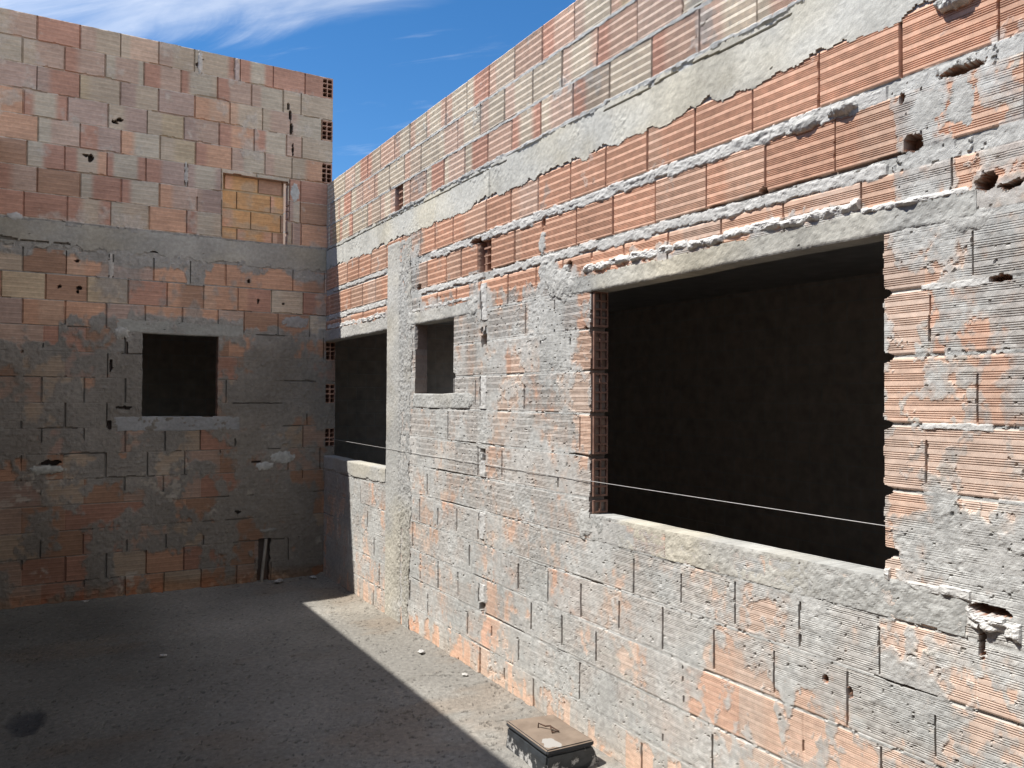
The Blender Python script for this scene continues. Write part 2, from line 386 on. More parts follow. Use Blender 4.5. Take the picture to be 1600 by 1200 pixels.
    # two open header bricks whose cells show
    def cells(u0, u1, z0, z1, shift):
        nonlocal h, mort, alb
        ins = (UU > u0) & (UU < u1) & (VV > z0) & (VV < z1)
        du = UU - (u0 + shift); bw = (u1 - u0 - shift) - .006
        h = np.where(ins, -.045, h)
        fc = ins & (du > 0) & (du < bw); fu = (du / bw) * 2 % 1; fv = ((VV - z0) / (z1 - z0)) * 4 % 1
        web = fc & ((fu < .13) | (fu > .87) | (fv < .13) | (fv > .87))
        h = np.where(web, -.012, h); h = np.where(fc & ~web, -.075, h)
        mort = np.where(ins, 0, mort); alb = np.where(ins[..., None], A(.33, .135, .075), alb); alb = np.where(web[..., None], A(.50, .27, .18), alb)
    cells(1.622, 1.750, 2.957, 3.138, .045); cells(2.918, 3.062, 2.338, 2.52, .045)
    # broken spots
    def pit(u, z, ru, rz, d, seed):
        nonlocal h, mort, alb
        r = np.sqrt(((UU - u) / ru) ** 2 + ((VV - z) / rz) ** 2) + 1.5 * (fbm(UU * 42, VV * 42, 4, seed, .65) - .5)
        k = r < 1
        h = np.where(k, -d * sst(1.0, .75, r) - .004, h); alb = np.where(k[..., None], A(.30, .15, .09), alb); mort = np.where(k, 0, mort)
    for p in ((5.635, 2.36, .03, .022, .05, 1), (5.60, 2.505, .010, .016, .03, 2), (5.85, 2.200, .026, .026, .06, 3), (5.91, 2.175, .03, .012, .05, 4), (3.86, 2.245, .02, .03, .04, 5),
              (3.70, 2.15, .018, .01, .03, 6), (5.83, .955, .010, .05, .06, 7), (5.77, 2.53, .06, .013, .04, 8), (5.07, 2.345, .018, .015, .03, 9), (4.0, 1.935, .02, .012, .03, 10),
              (2.06, 2.36, .03, .03, .05, 11), (5.885, 1.93, .03, .009, .03, 12), (1.53, 3.15, .012, .02, .03, 13), (5.33, .70, .012, .016, .02, 14), (5.42, .68, .010, .02, .02, 15),
              (3.0, .37, .012, .02, .03, 16), (3.63, 2.505, .018, .02, .03, 17), (5.85, 1.04, .06, .012, .05, 18), (2.9, 2.53, .07, .018, .05, 19)):
        pit(*p)
    # blobs of splashed mortar
    def blob(u, z, ru, rz, d, seed, col=(.41, .40, .37)):
        nonlocal h, mort, alb_m, rid
        fq = min(45, 2.2 / min(ru, rz)); r = np.sqrt(((UU - u) / ru) ** 2 + ((VV - z) / rz) ** 2) + .9 * (fbm(UU * fq, VV * fq, 4, seed) - .5)
        k = r < 1
        hh = (d * np.sqrt(np.clip(1 - r * r, 0, 1)) * (.75 + .5 * (fbm(UU * 50, VV * 50, 3, seed + 1) - .1)) + .003 * rough)
        h = np.where(k, np.maximum(h, hh), h); mort = np.where(k, 1, mort); rid = rid | k; alb_m = np.where(k[..., None], A(*col) * (.8 + .4 * cF)[..., None], alb_m)
    for p in ((3.80, 2.165, .11, .075, .016, 21), (3.70, 2.22, .05, .09, .010, 22), (5.80, 2.10, .07, .03, .008, 23), (2.86, 2.15, .06, .06, .010, 24), (1.93, 2.14, .05, .07, .011, 25), (4.00, 1.01, .07, .07, .012, 26), (2.80, 1.59, .08, .05, .009, 27), (5.77, 2.735, .055, .03, .035, 1), (5.40, 2.535, .05, .022, .03, 4), (5.25, 2.53, .07, .025, .02, 5),
              (3.62, 2.40, .035, .06, .008, 6), (5.68, 2.45, .05, .06, .004, 7), (5.78, 2.44, .04, .07, .004, 8)):
        blob(*p)
    # relief of the mortar grain at pin point scale
    alb_m = np.where((isb & ~rid & ~rid0 & (pink > 0))[..., None], mixc(alb_m, np.minimum(alb, .6) * .90, pink), alb_m)
    a = mixc(alb, alb_m, mort)
    deep = sst(-.006, -.014, h)
    a = mixc(a, np.broadcast_to(A(.20, .15, .12), a.shape), deep * .6)
    # efflorescence and dust at the foot
    ft = sst(.22, .0, VV + .12 * (fbm(UU * 6, VV * 2, 3, 97) - .5))
    a = mixc(a, a * A(1.08, .92, .78), ft * .5)
    # ---- openings
    Uc = (U[:-1] + U[1:]) / 2; Vc = (V[:-1] + V[1:]) / 2
    UC, VC = np.meshgrid(Uc, Vc)
    keep = np.ones((nv - 1, nu - 1), bool)
    jz = np.array([1.926, 1.732, 1.529, 1.331, 1.135])
    notch = np.zeros_like(Vc)
    for k, z in enumerate(jz): notch = np.maximum(notch, (.022 + .006 * (k % 2)) * sst(.020, .006, np.abs(Vc - z)))
    notch = np.maximum(notch, .045 * sst(.018, .008, np.abs(Vc - 1.145)) )
    jr = 5.541 + notch + .007 * (fbm(Vc * 45, Vc * 0, 3, 101) - .5)
    jl_ = 4.040 + .010 * (fbm(Vc * 22, Vc * 0, 3, 102) - .5) - .012 * (sst(.016, .006, np.min(np.abs(Vc[:, None] - jz[None, :]), 1)) * (fbm(Vc * 3, Vc * 0, 1, 103) > .45))
    keep &= ~((UC > jl_[:, None]) & (UC < jr[:, None]) & (VC > 1.05) & (VC < 2.116))
    j2 = 2.602 + .035 * sst(.022, .010, np.abs(Vc - 1.742)) + .006 * (fbm(Vc * 40, Vc * 0, 3, 104) - .5)
    keep &= ~((UC > 2.012) & (UC < j2[:, None]) & (VC > 1.625) & (VC < 2.112))
    keep &= ~((UC < 1.500) & (VC > 1.06) & (VC < 2.116))
    keep &= ~((VC > 2.775) & (VC < 2.925))               # behind the ring beam
    # the crest is a little uneven
    root = empty('brick_wall', (0, -3.8, 0))
    tag(root, 'long sunlit unfinished brick wall on the right with three dark openings and a concrete beam', 'wall', kind='thing')
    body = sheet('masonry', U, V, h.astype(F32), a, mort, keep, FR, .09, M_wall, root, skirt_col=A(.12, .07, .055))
    return root

# ------------------------------------------------------------------ cast concrete pieces: closed relief slabs with worn edges
def concrete(name, frame, u0, u1, v0, v1, proud, depth, parent, seed, du=.008, dv=.006, rag=(.004, .004, .004, .004), col=(.47, .455, .41), rough=.0012,
             pores=1.0, drop=None, mat=None, colvar=.5, hfun=None, warp=0.004, waver=False, skirt=None, round_=.004):
    U = np.arange(u0, u1 + du * .5, du); V = np.arange(v0, v1 + dv * .5, dv)
    UU, VV = np.meshgrid(U, V)
    h = proud + warp * (fbm(UU * 1.6, VV * 3, 3, seed) - .5) + rough * 2 * (fbm(UU * 55, VV * 55, 4, seed + 1, .6) - .5)
    sx = 1.0
    n = fbm(UU * 4, VV * 6, 4, seed + 2); f = fbm(UU * 70, VV * 70, 2, seed + 3)
    a = A(*col)[None, None, :] * (1 + colvar * (n - .5) + .22 * (f - .5))[..., None]
    warm = fbm(UU * 2.2, VV * 2.8, 3, seed + 7)
    a = mixc(a, a * A(1.05, 1.0, .90), np.clip((warm - .45) * 4, 0, 1))
    pr = uni(fbm(UU * 75, VV * 75, 2, seed + 4))
    pk = pr > 1 - .003 * pores
    h = np.where(pk, h - .006, h); a = np.where(pk[..., None], a * .6, a)
    mor = np.full_like(h, .7)
    if hfun: h, a, mor = hfun(UU, VV, h, a, mor)
    # rounded worn edges
    d = np.minimum(np.minimum(UU - u0, u1 - UU), np.minimum(VV - v0, v1 - VV))
    h = h - round_ * np.clip(1 - d / .012, 0, 1) ** 2
    Uc = (U[:-1] + U[1:]) / 2; Vc = (V[:-1] + V[1:]) / 2; UC, VC = np.meshgrid(Uc, Vc)
    e = lambda t, k: (fbm(t * 9, t * 0 + k, 5, seed + 20 + k, .65)) ** 1.5 * 2.0
    keep = (UC - u0 > rag[0] * e(VC, 1)) & (u1 - UC > rag[1] * e(VC, 2)) & (VC - v0 > rag[2] * e(UC, 3)) & (v1 - VC > rag[3] * e(UC, 4))
    if drop: keep &= ~drop(UC, VC)
    wavy = lambda u, v, hh: frame(u + (.006 * (fbm(v * 6, v * 0 + seed, 3, seed + 40) - .5) if waver else 0), v + .011 * (fbm(u * 2.6, u * 0 + seed, 4, seed + 41, .6) - .5), hh)
    return sheet(name, U, V, h.astype(F32), a.astype(F32), mor.astype(F32), keep, wavy, depth, mat or M_conc, parent, skirt_col=skirt)

def worn(ua, ub, amp=.006):
    def f_(UU, VV, h, a, mor):
        t = np.maximum(sst(ua + .12, ua - .05, UU + .16 * (fbm(UU * 7, VV * 7, 3, 330) - .5)), sst(ub - .10, ub + .06, UU + .16 * (fbm(UU * 7, VV * 7, 3, 331) - .5)))
        h = h + t * amp * (fbm(UU * 42, VV * 42, 4, 332, .6) - .45) + .005 * (fbm(UU * 18, VV * 22, 3, 333) - .5)
        g = A(.375, .37, .345) * (.75 + .5 * fbm(UU * 60, VV * 60, 3, 334))[..., None]
        a = mixc(a, g, t * .9)
        st = sst(.48, .72, fbm(UU * 8, VV * 3, 4, 335)); a = a * (1 - .15 * st)[..., None]
        return h, a, mor
    return f_
RW = right_wall()
def cracks(UU, VV, h, a, mor):
    # a hair crack that runs just under the top edge, and rough honeycombed stretches
    z = 2.925 + .03 * (fbm(UU * 3, UU * 0, 5, 300, .6) - .55)
    k = (np.abs(VV - z) < .0035) & (fbm(UU * 1.3, UU * 0, 2, 301) > .42)
    h = np.where(k, h - .010, h); a = np.where(k[..., None], a * .55, a)
    hc = sst(.55, .7, fbm(UU * 2.5, VV * 7, 3, 302)) * (UU < 4.3)
    h = h + hc * .006 * (fbm(UU * 60, VV * 60, 3, 303) - .5)
    for u in (.47, 3.055): 
        k = np.abs(UU - u - .01 * (fbm(VV * 20, VV * 0, 2, 305) - .5)) < .005
        h = np.where(k, h - .006, h); a = np.where(k[..., None], a * .75, a)
    st = sst(.5, .75, fbm(UU * 6, VV * 1.2, 4, 306)); a = a * (1 - .14 * st)[..., None]
    return h, a, mor
beam = concrete('ring_beam', FR, .0, 7.7, 2.722, 2.966, .0032, .05, RW, 201, du=.0085, dv=.0055, rag=(0, 0, .040, .034), col=(.47, .455, .405), rough=.0016, pores=1.2, hfun=cracks)
def col_surf(UU, VV, h, a, mor):
    t = sst(1.70, 1.75, UU + .03 * (fbm(VV * 6, VV * 0, 4, 311) - .5))
    h = h + t * (.012 * (fbm(UU * 40, VV * 40, 4, 312, .6) - .5) + .018 * np.clip(fbm(UU * 22, VV * 12, 3, 314) - .56, 0, 1) - .003)
    k = (np.abs(UU - 1.80 - .05 * (fbm(VV * 7, VV * 0, 4, 313) - .5)) < .010) & (fbm(VV * 2.2, VV * 0, 3, 315) > .46)
    h = np.where(k, h - .02, h); a = np.where(k[..., None], a * .7, a)
    lowr = sst(1.1, .5, VV); h = h + lowr * .006 * (fbm(UU * 50, VV * 50, 4, 316) - .5)
    a = mixc(a, a * A(.83, .84, .86), np.maximum(t, sst(2.1, 1.6, VV) * .5))
    return h, a, mor
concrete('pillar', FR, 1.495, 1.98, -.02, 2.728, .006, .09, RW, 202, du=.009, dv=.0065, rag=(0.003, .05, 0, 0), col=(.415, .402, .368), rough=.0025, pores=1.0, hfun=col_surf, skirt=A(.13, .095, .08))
concrete('lintel', FR, 3.775, 5.825, 2.106, 2.193, .006, .09, RW, 203, du=.006, dv=.005, rag=(.03, .006, 0, .016), col=(.45, .43, .375), rough=.002, pores=1.5, hfun=worn(4.02, 5.58))
concrete('lintel', FR, 1.90, 2.86, 2.104, 2.190, .006, .09, RW, 204, du=.008, dv=.006, rag=(.01, .03, 0, .012), col=(.44, .425, .385), rough=.002, hfun=worn(2.0, 2.72))
concrete('lintel', FR, .0, 1.50, 2.106, 2.208, .007, .09, RW, 205, du=.010, dv=.006, rag=(0, .004, 0, .012), col=(.42, .405, .37), rough=.003)
concrete('sill', FR, 4.02, 5.795, .947, 1.066, .0025, .10, RW, 206, du=.006, dv=.005, rag=(.05, .006, .007, 0), col=(.425, .41, .37), rough=.003, pores=.5, hfun=worn(4.22, 5.25, .006), round_=.0012)
concrete('sill', FR, 1.97, 2.86, 1.535, 1.634, .006, .10, RW, 207, du=.008, dv=.006, rag=(.03, .04, .004, 0), col=(.42, .41, .38), rough=.003, pores=.3, hfun=worn(2.05, 2.6))
concrete('sill', FR, .0, 1.497, .955, 1.076, .008, .10, RW, 208, du=.010, dv=.006, rag=(0, .004, .02, 0), col=(.44, .43, .40), rough=.002, pores=.2)

# ================================================================== LEFT WALL (the taller block)
def left_wall():
    rnd = random.Random(11)
    X0, X1 = -3.6, .09
    P = .1945
    crs = {}
    for k in range(1, 9): crs[k] = (4.512 - P * k + .0065, 4.512 - P * (k - 1) - .0055)
    crs['A'] = (2.548, 2.725); crs['B'] = (2.342, 2.534)
    for i, c in enumerate('CDEFGHIJKLMN'):
        t = 2.335 - .1975 * i; crs[c] = (t - .1975 + .007, t - .005)
    JN = {1: [-2.273, -1.985, -1.701, -1.42, -1.145, -1.101, -.824, -.774, -.494, -.213], 2: [-2.368, -2.087, -1.806, -1.525, -1.243, -.96, -.68, -.402, -.246],
          3: [-2.272, -1.984, -1.698, -1.417, -1.139, -.856, -.58, -.341], 4: [-2.356, -2.064, -1.782, -1.498, -1.217, -.937, -.651, -.375, -.235],
          5: [-2.262, -1.974, -1.686, -1.40, -1.124, -.836, -.557, -.322], 6: [-2.328, -2.078, -1.786, -1.503, -1.207, -1.187, -.917, -.34, -.24],
          7: [-2.262, -1.968, -1.683, -1.40, -1.109, -.915, -.341, -.244], 8: [-2.341, -2.053, -1.753, -1.472, -1.189, -.912, -.316, -.236],
          'A': [-2.341, -2.056, -1.761, -1.734, -1.437, -1.155, -.871, -.60, -.303], 'B': [-2.194, -1.911, -1.618, -1.334, -1.048, -.769, -.488, -.209],
          'C': [-2.339, -2.059, -1.776, -1.496, -1.213, -.931, -.718, -.43, -.15], 'D': [-2.199, -1.914, -1.638, -.307], 'E': [-2.335, -2.051, -1.759, -.772, -.45],
          'F': [-2.205, -1.918, -1.631, -.60, -.294], 'G': [-2.335, -2.05, -1.76, -.72, -.45], 'H': [-1.916, -1.625, -1.335, -1.059, -.775, -.491, -.2],
          'I': [-2.33, -2.05, -1.762, -1.462, -1.18, -.9, -.6, -.33], 'J': [-1.911, -1.625, -1.34, -1.05, -.76, -.48, -.2], 'K': [-2.034, -1.72, -1.45], 'L': [-1.911, -1.6],
          'M': [-2.03, -1.75], 'N': [-1.9]}
    CD = {1: ['bp', 'r', 'pb', 'bs', 'pb', 'g', 'bbr', 's', 'rgr', 'r', 'r'], 2: ['g', 'bp', 'rp', 'gpg', 'rp', 'rgb', 'rp', 'pg', 'b', 'b'],
          3: ['m', 'mr', 'yb', 'mb', 'm', 'oq', 'qb', 'bp', 'pg'], 4: ['wo', 'rgr', 'm', 'bm', 'by', 'mp', 'ro', 'rg', 'p', 'b'],
          5: ['o', 'gp', 'rm', 'og', 'by', 'ro', 'pg', 'pb', 'bo'], 6: ['n', 'gr', 'rbo', 'rgr', 'rm', 'g', 'mgm', 'b', 'g', 'r'],
          7: ['rp', 'n', 'gr', 'rg', 'op', 'pm', 'b', 'rm', 'mg'], 8: ['wr', 'r', 'rbr', 'gb', 'o', 'rgb', 'b', 'b', 'pm'],
          'A': ['b', 'n', 'qo', 'g', 'm', 'o', 'qo', 'o', 'o', 'on'], 'B': ['y', 'n', 'yb', 'r', 'on', 'qo', 'or', 'gb', 'ro'],
          'C': ['m', 'oq', 'o', 'm', 'o', 'o', 'p', 'n', 'n', 'g']}
    rows = []
    for z0, z1 in crs.values():
        rows += [z0, z0 + .003, z1 - .003, z1]
        k = 0
        while z0 + .0366 * k < z1: rows += [z0 + .0366 * k + .0108, z0 + .0366 * k + .0125, z0 + .0366 * k + .0345]; k += 1
    rows = sorted(set(rows + [-.03, 4.512, 2.73, 2.95]))
    ex = []
    for a, b in zip(rows[:-1], rows[1:]):
        n = int((b - a) / .0085); ex += [a + (b - a) * i / (n + 1) for i in range(1, n + 1)]
    V = np.array(sorted(set(rows + ex))); V = V[np.concatenate([[True], np.diff(V) > 6e-4])]; V = V[V >= -.031]
    JL = {k: fill(JN[k], X0, .05) for k in crs}
    us = list(np.arange(-2.7, .0905, .0085)) + list(np.arange(X0, -2.7, .03)) + [.09]
    for k, l in JL.items():
        for j in l:
            if j > -2.66: us += [j - .0035, j + .0035]
    for i in range(3): us += [-.05 + .0425 * i - .0035, -.05 + .0425 * i + .0035, .0 + .045 * i - .0035, .0 + .045 * i + .0035]
    U = np.array(sorted(us)); U = U[np.concatenate([[True], np.diff(U) > 1.2e-3])]
    nu, nv = len(U), len(V); UU, VV = np.meshgrid(U, V)
    hb = np.full((nv, nu), -.005, F32); isb = np.zeros((nv, nu), bool); head = np.zeros((nv, nu), bool); alb = np.zeros((nv, nu, 3), F32)
    for key, (z0, z1) in crs.items():
        r0, r1 = np.searchsorted(V, z0 - 1e-6), np.searchsorted(V, z1 + 1e-6)
        if r1 <= r0: continue
        jl = JL[key]; edges = [X0] + jl + [X1 + .001]
        v = V[r0:r1] - z0
        fr = v % .0366; gro = ((fr > .0115) & (fr < .0355)).astype(F32)
        codes = CD.get(key, []); first = next((i for i, j in enumerate(jl) if j > -2.45), 0)
        for bi, (a, b) in enumerate(zip(edges[:-1], edges[1:])):
            c0, c1 = np.searchsorted(U, a), np.searchsorted(U, b)
            if c1 <= c0: continue
            ii = bi - first
            code = codes[ii] if 0 <= ii < len(codes) else rnd.choice(['n', 'm', 'p', 'n', 'r', 'b', 'o'])
            s = (U[c0:c1] - a) / (b - a); sl = (slice(r0, r1), slice(c0, c1))
            off = rnd.uniform(-.002, .002); tu = rnd.uniform(-.004, .004)
            ed = np.minimum(np.minimum(U[c0:c1] - a, b - U[c0:c1])[None, :] + 0 * v[:, None], np.minimum(v, (z1 - z0) - v)[:, None])
            hb[sl] = off + tu * (s[None, :] - .5) - .0016 * gro[:, None] - .002 * np.clip(1 - ed / .004, 0, 1); isb[sl] = True
            alb[sl] = (brick_colour(code, s, rnd) * rnd.uniform(.9, 1.08))[None, :, :] * (1 - .10 * gro)[:, None, None]
        for j in jl:
            if rnd.random() < .02: continue
            c = np.abs(U - j) <= .0042; head[r0:r1, c] = True
    alb *= (.82 + .36 * fbm(UU * 12, VV * 70, 3, 5))[..., None]; alb *= (.86 + .28 * fbm(UU * 5, VV * 8, 3, 6))[..., None]
    gy = alb.mean(-1, keepdims=True) * A(1.03, 1.0, .95); alb = alb * .84 + gy * .16; alb = alb * A(1.0, .97, .92)
    # mortar cover
    cov = np.full((nv, nu), .05, F32)
    edge = 2.24 - .25 * sst(-1.3, -2.3, UU) * 0 + .14 * (fbm(UU * 3, VV * 0, 3, 401) - .5)
    edge = np.where(UU > -.72, 2.20, edge); edge = np.where(UU < -2.1, 2.02, edge)
    cov = np.maximum(cov, .84 * sst(.07, -.07, VV - edge))
    cov = np.maximum(cov, .60 * sst(2.62, 2.72, VV + .10 * (fbm(UU * 5, VV * 5, 3, 402) - .5)) * (VV < 2.80))
    cov = np.maximum(cov, .95 * sst(.10, .04, np.abs(UU + 1.11)) * (VV > 2.53) * (VV < 2.74))
    cov = np.maximum(cov, .9 * sst(.25, .05, np.abs(UU + 1.62)) * sst(.22, .05, np.abs(VV - 2.06)))
    cov -= .35 * sst(-.7, -1.0, UU) * sst(1.3, 1.0, VV)
    cov -= .15 * sst(.4, .1, VV)
    cn = uni(fbm(UU * 4.5, VV * 4.0, 5, 403, .56) + .3 * fbm(UU * 22, VV * 16, 3, 404))
    m = sst(-.16, .16, cov - cn)
    th = uni(fbm(UU * 8, VV * 8, 4, 405)); rough = fbm(UU * 45, VV * 45, 4, 406, .6) - .5
    lump = np.clip(fbm(UU * 26, VV * 26, 3, 407) - .57, 0, 1)
    hm = np.clip(.7 - .9 * th, 0, .7) * hb + .001 + .004 * th + .007 * rough + .018 * lump
    h = np.where(isb, hb + m * (np.maximum(hm, hb) - hb), np.where(m > .5, hm, -.006 + .016 * (fbm(UU * 18, VV * 40, 4, 408, .6) - .36)))
    mort = np.where(isb, m, 1.0).astype(F32)
    hd = head & (fbm(UU * 2, VV * 3, 2, 409) > np.where(VV < 2.15, .46, .12))
    h = np.where(hd, np.minimum(h, -.018), h)
    for i, (key, (z0, z1)) in enumerate(crs.items()):
        if key in (8, 'A'): continue
        cr = uni(fbm(U * 1.9 + i * 7.7, U * 0 + i, 3, 410)); zz = z0 - .003 + .006 * (fbm(U * 12, U * 0 + i, 3, 411) - .5)
        th_ = .60 if z0 > 2.3 else .84; w = .0035 * (cr > th_) + .002 * (cr > th_ + .1)
        h = np.where(np.abs(VV - zz[None, :]) < w[None, :], -.014, h)
    cF = fbm(UU * 40, VV * 40, 3, 413)
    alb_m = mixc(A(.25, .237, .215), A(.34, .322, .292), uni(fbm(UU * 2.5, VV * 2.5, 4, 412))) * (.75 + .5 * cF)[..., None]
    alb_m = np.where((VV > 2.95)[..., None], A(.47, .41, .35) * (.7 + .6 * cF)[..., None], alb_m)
    # efflorescence patches low on the wall and old grime, plus shade painted in near the foot
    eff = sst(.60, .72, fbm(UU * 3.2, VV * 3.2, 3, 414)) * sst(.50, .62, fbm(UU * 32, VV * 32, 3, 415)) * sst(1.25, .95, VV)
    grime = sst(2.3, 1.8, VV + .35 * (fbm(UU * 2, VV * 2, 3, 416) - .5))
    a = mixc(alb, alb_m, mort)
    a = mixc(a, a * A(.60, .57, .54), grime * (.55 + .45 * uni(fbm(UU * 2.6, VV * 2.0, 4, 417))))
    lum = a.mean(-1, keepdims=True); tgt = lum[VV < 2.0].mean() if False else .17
    a = mixc(a, a * (.6 + .4 * tgt / np.maximum(lum, .02)), grime * .8); a = mixc(a, a * A(.72, .70, .68), sst(1.1, .2, VV + .4 * (fbm(UU * 1.8, VV * 1.8, 3, 418) - .5)) * .8)  # last mix darkens the foot for the weaker light near the floor
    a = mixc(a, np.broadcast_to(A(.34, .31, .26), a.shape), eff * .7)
    # tower corner: cells of the return wall's bricks, also at the jamb of the tall opening
    def cells(u0, u1, z0, z1):
        nonlocal h, a, mort
        ins = (UU > u0) & (UU < u1) & (VV > z0) & (VV < z1)
        fu = ((UU - u0) / (u1 - u0)) * 2 % 1; fv = ((VV - z0) / (z1 - z0)) * 4 % 1
        hol = ins & (fu > .12) & (fu < .88) & (fv > .16) & (fv < .86)
        h = np.where(ins, -.001, h); h = np.where(hol, -.07, h)
        a = np.where(ins[..., None], A(.42, .25, .18), a); a = np.where(hol[..., None], A(.14, .07, .05), a); mort = np.where(ins, 0, mort)
    for k in (1, 3, 5): z0, z1 = crs[k]; cells(-.050, .037, z0 + .004, z1 - .004)
    for z0, z1 in ((1.94, 2.10), (1.55, 1.72), (1.16, 1.32)): cells(.004, .088, z0, z1)
    # holes knocked in the face
    def pit(x, z, rx, rz, d, seed, col=(.06, .045, .04)):
        nonlocal h, a, mort
        r = np.sqrt(((UU - x) / rx) ** 2 + ((VV - z) / rz) ** 2) + 1.4 * (fbm(UU * 40, VV * 40, 4, seed, .65) - .5)
        h = np.where(r < 1, -d, h); a = np.where((r < 1)[..., None], A(*col), a)
    for p in ((-1.735, 3.79, .03, .018, .05, 1), (-1.70, 3.815, .02, .014, .05, 2), (-1.90, 3.475, .02, .030, .05, 3), (-1.93, 3.49, .02, .010, .03, 4), (-1.98, 2.655, .013, .013, .04, 5),
              (-2.10, 2.445, .013, .013, .04, 6), (-1.965, 2.44, .020, .014, .04, 7), (-1.975, 2.415, .010, .01, .04, 8), (-.68, 2.60, .011, .013, .04, 9), (-.60, 2.43, .010, .020, .04, 10),
              (-.385, 2.425, .008, .009, .04, 11), (-2.145, 1.085, .075, .020, .06, 12), (-1.735, 1.85, .010, .055, .03, 13), (-1.74, 1.37, .014, .035, .04, 14), (-1.62, 1.985, .006, .05, .015, 15),
              (-.34, 4.10, .010, .045, .05, 16), (-.33, 3.98, .010, .05, .04, 17), (-.315, 3.80, .009, .05, .04, 18), (-.36, 4.18, .012, .03, .03, 19), (-1.64, 1.51, .06, .012, .03, 20),
              (-.60, 1.04, .04, .010, .03, 21), (-1.09, 4.44, .018, .012, .02, 22), (-1.12, 4.38, .012, .02, .02, 23), (-.745, .62, .025, .012, .03, 24)):
        pit(*p)
    def blob(x, z, rx, rz, d, seed, col):
        nonlocal h, a, mort
        r = np.sqrt(((UU - x) / rx) ** 2 + ((VV - z) / rz) ** 2) + .7 * (fbm(UU * 40, VV * 40, 3, seed) - .5)
        hh = d * np.sqrt(np.clip(1 - r * r, 0, 1)); k = (r < 1)
        h = np.where(k, np.maximum(h, hh), h); a = np.where(k[..., None], A(*col) * (.7 + .6 * cF)[..., None], a); mort = np.where(k, 1, mort)
    for p in ((-2.16, 1.035, .12, .035, .02, 1, (.33, .33, .30)), (-.37, 1.075, .10, .05, .012, 2, (.36, .36, .34)), (-.53, 1.005, .08, .035, .014, 3, (.38, .38, .36)), (-.485, .445, .08, .018, .012, 4, (.21, .20, .18)),
              (-1.66, 2.11, .05, .05, .02, 5, (.38, .37, .34)), (-1.10, 4.41, .018, .10, .008, 6, (.46, .42, .38)), (-.80, 4.41, .020, .10, .004, 7, (.45, .36, .32)), (-1.197, 3.45, .016, .09, .003, 8, (.42, .38, .34)),
              (-.29, 3.42, .035, .09, .003, 9, (.42, .42, .40)), (-2.40, 2.95, .05, .03, .012, 10, (.45, .44, .42)), (-1.745, 2.63, .018, .10, .006, 11, (.45, .42, .38)), (-.27, 2.27, .12, .05, .005, 12, (.30, .29, .28))):
        blob(*p)
    # chase for the pipe
    ch = (UU > -.575 + .02 * (VV - .2)) & (UU < -.475 + .03 * (fbm(VV * 20, UU * 0, 2, 430) - .5)) & (VV < .375)
    h = np.where(ch, -.05, h); a = np.where(ch[..., None], A(.09, .07, .06), a)
    # foot of the wall crumbles
    ft = sst(.13, .02, VV + .08 * (fbm(UU * 6, VV * 3, 3, 431) - .5)); a = mixc(a, a * A(1.15, .82, .62), ft * .8); h = h - .02 * ft * fbm(UU * 14, VV * 20, 3, 432)
    Uc = (U[:-1] + U[1:]) / 2; Vc = (V[:-1] + V[1:]) / 2; UC, VC = np.meshgrid(Uc, Vc)
    keep = np.ones((nv - 1, nu - 1), bool)
    e1 = -1.508 + .006 * (fbm(Vc * 30, Vc * 0, 3, 440) - .5); e2 = -.925 + .012 * (fbm(Vc * 30, Vc * 0, 3, 441) - .5)
    keep &= ~((UC > e1[:, None]) & (UC < e2[:, None]) & (VC > 1.43) & (VC < 2.118))
    keep &= ~((UC > .045) & (VC > 3.0)) & ~((UC > .012) & ((VC > 2.13) & (VC < 3.3)))
    keep &= ~((UC > .012) & (VC < 1.05))
    keep &= ~((UC > -.905) & (UC < -.352 + .012 * (fbm(VC * 40, VC * 0, 3, 442) - .5)) & (VC > 2.952) & (VC < 3.512 + .008 * (fbm(UC * 9, UC * 0, 2, 443) - .5)))
    keep &= ~((VC > 2.775) & (VC < 2.915))
    root = empty('brick_wall', (-1.2, 0, 0))
    tag(root, 'taller shaded brick wall with one small square window and a yellow bricked in recess', 'wall', kind='thing')
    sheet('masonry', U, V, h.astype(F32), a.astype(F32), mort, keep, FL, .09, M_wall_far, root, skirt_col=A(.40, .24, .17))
    return root
LW = left_wall()
def lbeam(UU, VV, h, a, mor):
    k = (np.abs(VV - 2.78 - .05 * (fbm(UU * 4, UU * 0, 4, 501) - .5)) < .012) & (UU < -2.0) & (fbm(UU * 6, UU * 0, 2, 502) > .4)
    h = np.where(k, h - .02, h); a = np.where(k[..., None], a * .6, a)
    return h, a, mor
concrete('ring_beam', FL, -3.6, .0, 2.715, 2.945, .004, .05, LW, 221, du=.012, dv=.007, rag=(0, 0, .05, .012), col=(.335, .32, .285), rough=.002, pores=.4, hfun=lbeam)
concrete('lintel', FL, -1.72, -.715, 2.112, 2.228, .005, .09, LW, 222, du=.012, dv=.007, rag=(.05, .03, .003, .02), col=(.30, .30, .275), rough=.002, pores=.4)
concrete('sill', FL, -1.73, -.70, 1.318, 1.438, .005, .10, LW, 223, du=.012, dv=.007, rag=(.04, .05, .004, .004), col=(.26, .265, .265), rough=.002, pores=.3)
